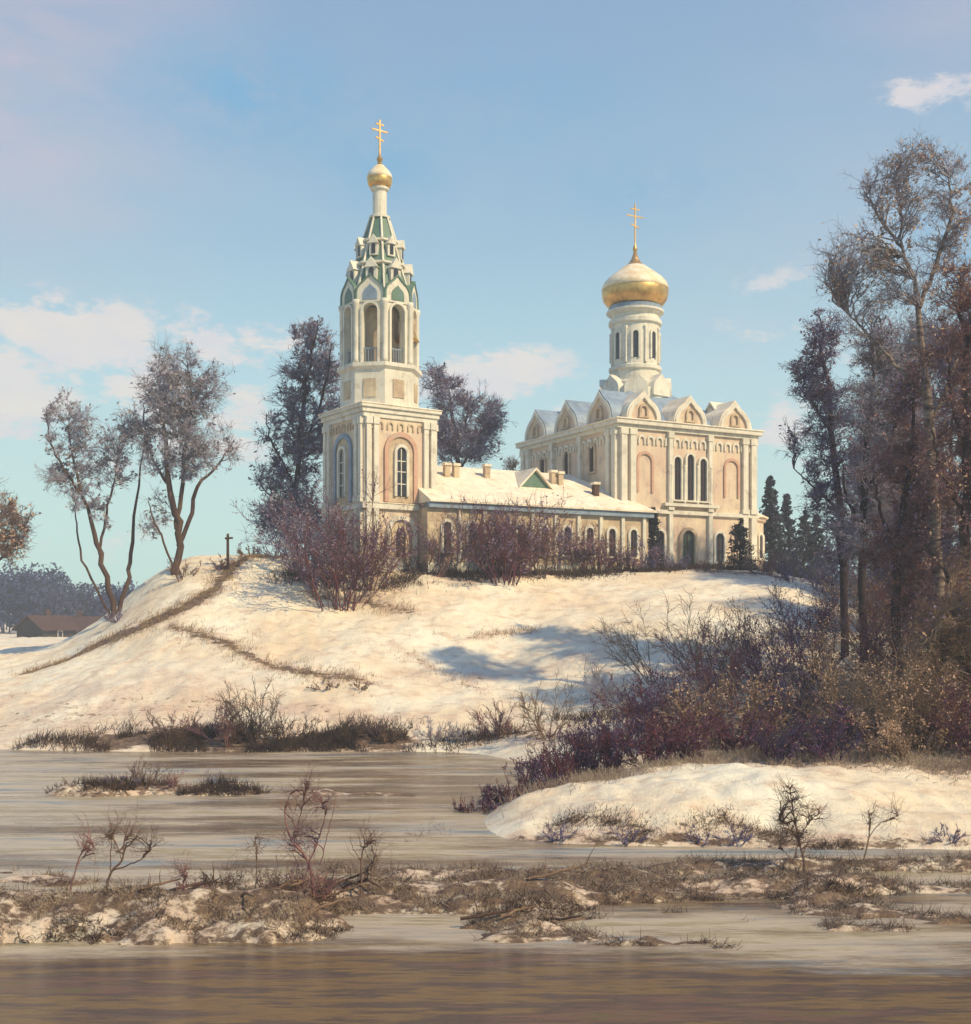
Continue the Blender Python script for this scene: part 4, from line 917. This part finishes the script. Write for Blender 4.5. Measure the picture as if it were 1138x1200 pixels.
# foreground saplings
def sap(label, D, limbs, crowns, seed, mt, m=16, tw=7, tr=.006):
    tree('sapling', label, 'sapling', D, limbs, crowns, seed, mt, mt, max(6, m*5//4), tw, 3, tr*.7, spread=.25)
sap('forked bare sapling on the near left bank, the larger of two', 23.4, [(((112,1066),(122,1050),(130,1022),(143,1008),(146,985),(153,962)),.030,.008),(((131,1020),(150,1014),(166,1006),(180,990)),.016,.006),(((130,1022),(128,1000),(131,970)),.014,.005),(((143,1008),(135,985),(128,965)),.01,.005)],
    [(152,975,12,16),(178,992,12,10),(130,975,10,14),(140,1000,16,10)], 401, M['twigbrown'])
sap('thin bare sapling leaning right on the near left bank', 23.3, [(((78,1056),(84,1036),(92,1008),(102,985),(104,965)),.018,.005),(((90,1015),(100,1000),(112,990)),.009,.004)], [(100,985,9,14),(108,995,8,8)], 402, M['twigred'], 8)
sap('thin upright stem right of the forked sapling', 23.4, [(((208,1075),(211,1050),(216,1028),(218,1012)),.014,.005)], [(216,1025,6,10)], 403, M['twigred'], 6)
sap('single thin stem between the near left bank and the tangled bush', 23.6, [(((268,1062),(266,1040),(270,1020)),.012,.004),(((300,1040),(301,1010),(300,980)),.012,.004)], [(300,990,6,12),(268,1030,8,10)], 404, M['twigbrown'], 8)
sap('curving bare sapling in the middle foreground above a dark tangle', 24.2, [(((368,1062),(366,1030),(358,1005),(342,985),(334,955),(340,930)),.034,.008),(((362,1012),(372,985),(380,955),(372,930)),.018,.006),(((342,985),(352,955),(358,925)),.014,.005),(((375,1015),(385,975),(396,930)),.012,.004)],
    [(340,940,14,20),(372,940,16,16),(358,930,10,16),(350,985,22,16)], 405, M['twigred'], 30, 8)
sap('small bare sapling right of the curving one', 24.6, [(((424,1040),(423,1010),(428,990),(440,972)),.020,.006),(((424,1010),(414,995),(410,980)),.01,.004),(((430,1030),(438,1010),(442,1000)),.01,.004)], [(432,985,14,12),(440,1010,8,10)], 406, M['twigbrown'], 12)
sap('twiggy bare sapling on the near bank before the sunlit snow', 27.6, [(((944,1040),(942,1010),(936,985),(930,955),(926,925)),.030,.008),(((938,990),(925,970),(914,960)),.012,.005),(((936,985),(948,962),(962,950)),.012,.005),(((942,1015),(922,1000),(905,995)),.010,.004)],
    [(926,935,14,18),(925,965,20,18),(955,955,16,12),(935,985,24,14)], 407, M['twigbrown'], 50, 8)
sap('crooked bare stem with one bent arm, right of the twiggy sapling', 28.2, [(((1008,1012),(1016,992),(1020,965),(1018,950)),.022,.007),(((1018,982),(1028,966),(1040,958),(1052,952)),.012,.005),(((1012,1005),(1000,1000),(994,992)),.01,.004)], [(1020,960,8,10),(1048,955,8,6)], 408, M['twigtan'], 8)
for i, (px, D, H, W_, mt, lb, st) in enumerate([(478,32,1.05,1.5,M['twigbrown'],'fan of thin reeds standing in the water left of the tongue',9),(505,33,.95,1.2,M['twigblue'],'second fan of reeds beside the tip of the tongue',8),
      (352,24.0,1.05,1.3,M['twigred'],'dark tangled bush at the right end of the near left bank',20),(325,23.4,.8,1.2,M['twigbrown'],'brown tangled bush left of the dark tangle in the foreground',18),(380,24.2,.6,1.0,M['twigred'],'low dark bush right of the tangle in the foreground',14),
      (255,23.4,.55,1.3,M['darkweed'],'low dark weeds in the middle of the near left bank',14),(225,23.1,.45,1.2,M['twigred'],'low reddish weeds on the near left bank',14),(948,27.3,.35,.8,M['twigred'],'dark tuft at the foot of the twiggy sapling',12),
      (165,40.6,1.3,2.4,M['twigbrown'],'sparse brown shrub on the small islet at the left',12),(140,40.5,.7,1.8,M['twigviolet'],'dark low shrub on the islet, left of its sparse neighbour',12),(200,40.6,.8,1.8,M['twigred'],'dark shrub at the right part of the islet',10),(85,40.6,.5,2.0,M['twigbrown'],'low shrub at the left end of the islet',12),(250,40.5,.7,1.3,M['twigblue'],'thin grey shrub at the right end of the islet',8)]):
    bush('bush', lb, 'bush', ((px-CX)/F*D, D), H, W_, 430+i, mt, st, 8, 4, .0065 if D < 35 else .01, r0=.013 if D < 35 else .02)

# grass, reeds and weeds
g = [along(path_pts[0], .55, 4200, 1), along(path_pts[1], .55, 1900, 2), along(path_pts[2], .5, 160, 3), along(path_pts[3], .5, 900, 5), along(path_pts[4], .3, 350, 6)]
R = np.random.default_rng(8); rnd = np.stack([R.uniform(-32,14,16000), R.uniform(54,78,16000)], -1); rnd = clump(rnd, .55, 12, .75)
grass('dry_grass', 'dry grass along the bare tracks and thawed patches of the slope', np.concatenate([clump(np.concatenate(g), 1.4, 9, -.25), rnd[:5000]]), M['drygrass'], .30, .013, 31)
g = np.concatenate([along(path_pts[5], .9, 9000, 4), along([Vector((x,y,0)) for x, y in ((-24,54.5),(-17,54.2),(-9,54),(0,53.6),(9,54))], .5, 5000, 14)])
grass('shore_grass', 'tangled dark weeds and dry grass along the far waterline', clump(g, 1.1, 10, -.1), M['darkweed'], .55, .016, 32, .5)
R = np.random.default_rng(9)
n = 260000; mp_ = np.stack([R.uniform(-15.5,15.5,n), R.uniform(21.2,29.6,n)], -1); mm = marsh(mp_[:,0], mp_[:,1]); mp_ = mp_[mm > .035]; f = fnoise(mp_[:,0], mp_[:,1]*1.8, 2.6, 15); keep = f > np.where(mp_[:,0] < -4.2, .1, .0)
mp_ = mp_[keep]
grass('reeds', 'flattened dead reeds and grass matted on the near thawing bank', mp_[::2], M['reed'], .21, .005, 33, .8)
grass('weeds', 'dark weed stalks and debris scattered along the near thawing bank', mp_[1::5], M['darkweed'], .30, .007, 34, 1.1)
edge = [Vector((x, y, 0)) for x, y in ((-11,21.9),(-8,21.8),(-5,21.9),(-3,22.2),(0,23.6),(3,24.4),(6,24.9),(9,25.6))]
grass('bank_stubble', 'dark stubble along the broken edge of the near bank', clump(along(edge, .18, 9000, 16), 2.4, 17, .0), M['darkweed'], .20, .008, 35, .9)
n = 5000; ip = np.stack([R.uniform(-15.3,-7.4,n), R.uniform(39.7,41.5,n)], -1); ip = ip[marsh(ip[:,0], ip[:,1]) > .03]
grass('islet_grass', 'brown grass on the small islet at the left', clump(ip, 1.4, 18, -.1), M['darkweed'], .4, .013, 36, .6)
th = [Vector((x, y, 0)) for x, y in ((1,36.5),(3.4,38),(6,38.6),(9.5,39),(13,39),(17,39))]
grass('thicket_grass', 'dry grass under the right-hand thicket', np.concatenate([clump(along(th, .8, 8000, 19), 1.1, 20, -.2), clump(np.stack([R.uniform(4,26,14000), R.uniform(39,58,14000)], -1), .7, 21, .0)]), M['reed'], .45, .011, 37, .6)
nb_ = [Vector((x, y, 0)) for x, y in ((.6,31.2),(4,30.8),(8,30.6),(12.5,30.5))]
grass('bank_grass', 'sparse grass tufts at the foot of the near snow bank', np.concatenate([clump(along(nb_, .2, 3500, 22), 1.7, 23, .25), along(path_pts[9], .28, 900, 26), along(path_pts[10], .25, 800, 27)]), M['darkweed'], .22, .008, 38, .7)
ch_ = [Vector((x, y, 0)) for x, y in ((-13,75),(-7,74.5),(-2,76),(3,78.5),(9,80.5),(17,83),(22,84))]
grass('yard_grass', 'dark dead grass along the foot of the church walls', clump(along(ch_, .7, 9000, 24), .8, 25, -.3), M['darkweed'], .5, .02, 39, .5)

# broken sticks and driftwood on the near bank
R = np.random.default_rng(66)
for i in range(26):
    px = R.uniform(180, 760) if i > 8 else R.uniform(330, 420); D = R.uniform(22.6, 25.6); x = (px-CX)/F*D
    if float(marsh(np.array([x]), np.array([D]))[0]) < .08: continue
    L_ = R.uniform(.5, 1.5); a = R.normal(0, .5); z = gz(x, D)
    pts = [(-L_/2*math.cos(a), -L_/2*math.sin(a), .02), (0, 0, .10+R.uniform(0,.12)), (L_/2*math.cos(a), L_/2*math.sin(a)+R.normal(0,.1), .05+R.uniform(0,.3))]
    P_, r_ = resample(pts, [.035,.028,.01], 9); P_[:,1:] += R.normal(0,.012,(9,2)); parts = [tube1(P_, r_, 6)]
    for j in range(3):
        k_ = R.integers(2,8); e_ = P_[k_]+R.normal(0,.14,3)+np.array([0,0,.16]); P2_, r2_ = resample([P_[k_], (P_[k_]+e_)/2+R.normal(0,.02,3), e_], [.014,.01,.004], 5); parts.append(tube1(P2_, r2_, 5))
    vv, qq = join(parts); o = link_mesh('broken_branch', np_mesh('broken_branch', vv, qq, smooth=True), [M['barkbrown'],M['twigtan']][i % 2]); o.location = (x, D, z)
    tag(o, 'broken branch lying among dead grass on the near bank', 'branch', 'broken branches on the near bank')

# far wood and cottage
def far_wood():
    R = np.random.default_rng(55); LV = []; TB = []
    spots = []
    for i in range(150):
        D = R.uniform(200, 280); px = R.uniform(-520, 420)
        top = np.interp(px, [-520,0,60,90,120,200,300,420], [655,662,658,682,684,680,690,690]) + R.uniform(-4,16)
        spots.append(((px-CX)/F*D, D, max(7, Z(top, D)-3)))
    for i in range(110):
        D = R.uniform(190, 300); px = R.uniform(860, 1900); spots.append(((px-CX)/F*D, D, R.uniform(12, 19)))
    for x, y, H in spots:
        w_ = H*R.uniform(.30,.48); n = 800
        u = norm(R.normal(0,1,(n,3)))*(R.uniform(0,1,n)**.45)[:,None]*np.array([w_,w_,H*.47])
        lump = fnoise(u[:,0]+x, u[:,2]+y, .55, 60); u = u[lump > -.35]
        C = np.array([x,y,3+H*.52])+u; v, q = leaves(C, .5, R); LV.append((v,q))
        TB.append(np.array([[x,y,2.5],[x+R.normal(0,.3),y,3+H*.4],[x+R.normal(0,.5),y,3+H*.85]]))
    P = np.array(TB); LV.append(tubes(P, np.full(len(P),.25), np.full(len(P),.05), 4)); v, q = join(LV)
    o = link_mesh('far_wood', np_mesh('far_wood', v, q), M['farwood']); tag(o, 'hazy blue wood along the horizon beyond the snowy field', 'wood', kind='stuff')
far_wood()
def cottage(px, D, L, label, seed):
    x = (px-CX)/F*D; z = gz(x, D)-.7; r = empty('cottage', (x, D, z)); tag(r, label, 'cottage', 'cottages in front of the far wood')
    a = 1.05 if seed == 1 else .12; fr = lambda p: (p[0]*math.cos(a)-p[1]*math.sin(a), p[0]*math.sin(a)+p[1]*math.cos(a), p[2])
    w_ = 3.0; h_ = 1.9
    b = MB(fr); b.box((-L/2,-w_,-.4),(L/2,w_,h_)); b.add([(-L/2+.01,-w_,h_),(-L/2+.01,w_,h_),(-L/2+.01,0,h_+1.7)],[(0,1,2)]); b.add([(-L/2+.2,-w_+.1,h_),(-L/2+.2,w_-.1,h_),(-L/2+.2,0,h_+1.6)],[(0,1,2)]); wl = b.build('wall', M['loghouse'], r)
    b = MB(fr); e = .6; b.add([(-L/2-e,-w_-e,h_-.3),(L/2+e,-w_-e,h_-.3),(L/2+e,0,h_+1.9),(-L/2-e,0,h_+1.9),(L/2+e,w_+e,h_-.3),(-L/2-e,w_+e,h_-.3),
        (-L/2-e,-w_-e,h_-.12),(L/2+e,-w_-e,h_-.12),(L/2+e,0,h_+2.1),(-L/2-e,0,h_+2.1),(L/2+e,w_+e,h_-.12),(-L/2-e,w_+e,h_-.12)],
        [(0,3,2,1),(3,5,4,2),(6,7,8,9),(9,8,10,11),(0,1,7,6),(5,11,10,4),(0,6,9,3),(3,9,11,5),(1,2,8,7),(2,4,10,8)]); rf = b.build('roof', M['oldroof'], r)
    b = MB(fr); b.box((-.4,-.35,h_+1.2),(.4,.45,h_+3.0)); b.build('chimney', M['oldroof'], rf)
    for u in (0,):
        b = MB(fr); b.box((u-.4,-w_-.06,.6),(u+.4,-w_+.01,1.5)); wn = b.build('window', M['glass'], wl)
        b = MB(fr); b.band([(-.5,.5),(-.5,1.6),(.5,1.6),(.5,.5)],[(-.4,.6),(-.4,1.5),(.4,1.5),(.4,.6)],(u,-w_,0),(1,0,0),(0,-1,0),0,.1,True); b.build('frame', M['white'], wn)
cottage(55, 185, 6.5, 'low cottage with a pointed brown roof in front of the far wood, left one', 1)
cottage(93, 192, 6.5, 'longer-looking low cottage half hidden right of the pointed brown roof', 2)

# wooden post with crosspiece where the track reaches the crest
p = hit(267, 668); r = empty('wooden_post', p); tag(r, 'dark weathered wooden post with a short crosspiece on the crest beside the track', 'post')
b = MB(); b.add([(-.09,-.08,-.4),(.09,-.08,-.4),(.09,.08,-.4),(-.09,.08,-.4),(-.07,-.06,2.3),(.075,-.06,2.3),(.07,.06,2.36),(-.07,.065,2.33)],[(0,3,2,1),(4,5,6,7),(0,1,5,4),(1,2,6,5),(2,3,7,6),(3,0,4,7)]); b.build('post', M['wood'], r)
b = MB(); b.bar((-.16,-.1,2.02),(.34,-.1,2.06),.14,.12); b.build('crosspiece', M['wood'], r)


# ------------------------------------------------------------------ light and sky
SUN_AZ = math.radians(126)      # measured clockwise from +Y (north): sun to the right and a little behind the camera
SUN_EL = math.radians(41)
sx, sy, sz = math.sin(SUN_AZ)*math.cos(SUN_EL), math.cos(SUN_AZ)*math.cos(SUN_EL), math.sin(SUN_EL)
sl = bpy.data.lights.new('sun', 'SUN'); sl.energy = 5.0; sl.angle = math.radians(.6); sl.color = (1, .80, .48)
so = bpy.data.objects.new('sun', sl); COL.objects.link(so); so.rotation_euler = Vector((sx, sy, sz)).to_track_quat('Z', 'Y').to_euler()
wd = bpy.data.worlds.new('World'); SC.world = wd; wd.use_nodes = True
nt = wd.node_tree; N = nt.nodes; L = nt.links; bg = N['Background']; bg.inputs['Strength'].default_value = .1
sk = N.new('ShaderNodeTexSky'); sk.sky_type = 'NISHITA'; sk.sun_disc = False; sk.sun_elevation = SUN_EL; sk.sun_rotation = SUN_AZ
sk.air_density = 1.0; sk.dust_density = 1.2; sk.ozone_density = 1.2
tc = N.new('ShaderNodeTexCoord'); vn = N.new('ShaderNodeVectorMath'); vn.operation = 'NORMALIZE'; L.new(tc.outputs['Generated'], vn.inputs[0])
sep = N.new('ShaderNodeSeparateXYZ'); L.new(vn.outputs[0], sep.inputs[0])
def mth(op, a, c=0.0, d=None, clamp=False):
    x = N.new('ShaderNodeMath'); x.operation = op; x.use_clamp = clamp
    for i_, s in enumerate((a, c, d)):
        if s is None: continue
        if isinstance(s, (int, float)): x.inputs[i_].default_value = s
        else: L.new(s, x.inputs[i_])
    return x.outputs[0]
def cmix(f, a, c):
    x = N.new('ShaderNodeMix'); x.data_type = 'RGBA'; x.clamp_factor = True
    if isinstance(f, float): x.inputs[0].default_value = f
    else: L.new(f, x.inputs[0])
    for s, k in ((a, 6), (c, 7)):
        if isinstance(s, tuple): x.inputs[k].default_value = s
        else: L.new(s, x.inputs[k])
    return x.outputs[2]
# thin high veil: softens the Nishita blue into the milky spring sky
rp = N.new('ShaderNodeValToRGB'); e = rp.color_ramp.elements
def lin(r, g, b_): return tuple(10*((c/255+.055)/1.055)**2.4 for c in (r, g, b_)) + (1,)
SKY_R = [(0.0,(202,242,228)),(.10,(202,242,232)),(.20,(188,228,236)),(.30,(166,204,226)),(.45,(148,182,216)),(1.0,(84,130,214))]
e[0].position = SKY_R[0][0]; e[0].color = tuple(c/10 for c in lin(*SKY_R[0][1])[:3])+(1,)
e[1].position = 1; e[1].color = tuple(c/10 for c in lin(*SKY_R[-1][1])[:3])+(1,)
for p_, c_ in SKY_R[1:-1]: k_ = e.new(p_); k_.color = tuple(c/10 for c in lin(*c_)[:3])+(1,)
L.new(sep.outputs[2], rp.inputs['Fac'])
sc10 = N.new('ShaderNodeVectorMath'); sc10.operation = 'SCALE'; sc10.inputs[3].default_value = 10; L.new(rp.outputs['Color'], sc10.inputs[0])
veil = cmix(.82, sk.outputs['Color'], sc10.outputs[0])
def wn(scale, stz, off, det=6, ro=.6):
    mp = N.new('ShaderNodeMapping'); mp.inputs['Scale'].default_value = (1,1,stz); mp.inputs['Location'].default_value = off; L.new(vn.outputs[0], mp.inputs['Vector'])
    n = N.new('ShaderNodeTexNoise'); n.inputs['Scale'].default_value = scale; n.inputs['Detail'].default_value = det; n.inputs['Roughness'].default_value = ro; L.new(mp.outputs['Vector'], n.inputs['Vector']); return n.outputs['Fac']
def spot(px, py, rx, rz):
    d = Vector(((px-CX)/F, 1, (HZ-py)/F)).normalized()
    s = N.new('ShaderNodeVectorMath'); s.operation = 'SUBTRACT'; L.new(vn.outputs[0], s.inputs[0]); s.inputs[1].default_value = d
    m_ = N.new('ShaderNodeVectorMath'); m_.operation = 'MULTIPLY'; L.new(s.outputs[0], m_.inputs[0]); m_.inputs[1].default_value = (F/rx, F/rx, F/rz)
    l_ = N.new('ShaderNodeVectorMath'); l_.operation = 'LENGTH'; L.new(m_.outputs[0], l_.inputs[0])
    return mth('SUBTRACT', 1.0, l_.outputs['Value'], clamp=True)
def add_spots(sp_):
    t = None
    for s in sp_:
        v = mth('MULTIPLY', spot(*s[:4]), s[4]); t = v if t is None else mth('MAXIMUM', t, v)
    return t
cl = add_spots([(400,500,120,70,.45),(180,520,150,70,.45),(640,490,120,60,.45),(940,500,120,70,.5),(85,415,170,85,.95),(20,450,170,110,.8),(160,445,150,80,.7),(262,398,130,50,.8),(285,490,110,85,.7),(570,435,170,62,.6),(940,370,190,85,.48),(1090,106,85,30,.62),(960,330,120,60,.3),(120,620,120,60,.3),(1000,440,120,60,.3)])
n1 = wn(13, 2.2, (.4,.2,.1), 10, .66)
dens = mth('ADD', cl, mth('MULTIPLY', mth('SUBTRACT', n1, .5), 2.4))
cr = N.new('ShaderNodeMapRange'); cr.interpolation_type = 'SMOOTHSTEP'; cr.inputs[1].default_value = .30; cr.inputs[2].default_value = .60; L.new(dens, cr.inputs[0])
cf = mth('MULTIPLY', cr.outputs[0], mth('MULTIPLY', cl, 3.0, clamp=True))
n3 = wn(14, 2.4, (1.4,.9,.3), 5)
ccol = cmix(n3, lin(210,212,232), lin(255,240,214))
sky1 = cmix(mth('MULTIPLY', cf, .85), veil, ccol)
# broad faint mauve streaks
v2 = add_spots([(20,70,280,260,1.3),(1120,20,260,90,.6),(1000,250,260,120,.5),(900,400,220,90,.4),(30,300,220,120,.4)])
n2 = wn(5, 3.0, (2.4,1.2,.5), 6)
f2 = mth('MULTIPLY', v2, mth('MULTIPLY', mth('SUBTRACT', n2, .32, clamp=True), 2.0, clamp=True))
sky2 = cmix(mth('MULTIPLY', f2, .9), sky1, lin(212,196,206))
# patches of clearer blue high up
v3 = add_spots([(290,110,170,80,.8),(450,190,110,70,.6),(600,110,200,80,.4),(1120,290,80,90,.7),(760,220,200,60,.35)])
sky3 = cmix(mth('MULTIPLY', v3, mth('MULTIPLY', mth('SUBTRACT', wn(22, 1.6, (.3,2.2,.5), 10, .72), .32, clamp=True), 4.5, clamp=True)), sky2, lin(112,176,216))
L.new(sky3, bg.inputs['Color'])

# ------------------------------------------------------------------ haze
hb = MB(); hb.box((-700,-70,-2.2),(700,420,60))
HZM = bpy.data.materials.new('thin_haze'); HZM.use_nodes = True; nt_ = HZM.node_tree
nt_.nodes.remove(nt_.nodes['Principled BSDF']); pv = nt_.nodes.new('ShaderNodeVolumePrincipled')
pv.inputs['Color'].default_value = (.80,.88,1.0,1); pv.inputs['Density'].default_value = HAZE = .001; pv.inputs['Anisotropy'].default_value = .1
nt_.links.new(pv.outputs['Volume'], nt_.nodes['Material Output'].inputs['Volume'])
if HAZE: hz = hb.build('haze', HZM); tag(hz, 'thin pale blue haze', 'haze', kind='stuff')

# ------------------------------------------------------------------ camera and render
cam = bpy.data.cameras.new('camera'); co = bpy.data.objects.new('camera', cam); COL.objects.link(co)
co.location = (0, 0, EYE); co.rotation_euler = (PI/2, 0, 0)
cam.sensor_fit = 'AUTO'; cam.sensor_width = 36; cam.lens = F*36/1200; cam.shift_y = (HZ-600)/1200; cam.clip_end = 5000; cam.clip_start = .1
SC.camera = co
SC.render.engine = 'CYCLES'; SC.cycles.max_bounces = 6; SC.cycles.volume_bounces = 1
SC.view_settings.view_transform = 'Standard'; SC.view_settings.look = 'None'; SC.view_settings.gamma = 1; SC.view_settings.use_curve_mapping = False
SC.view_settings.exposure = 0.0
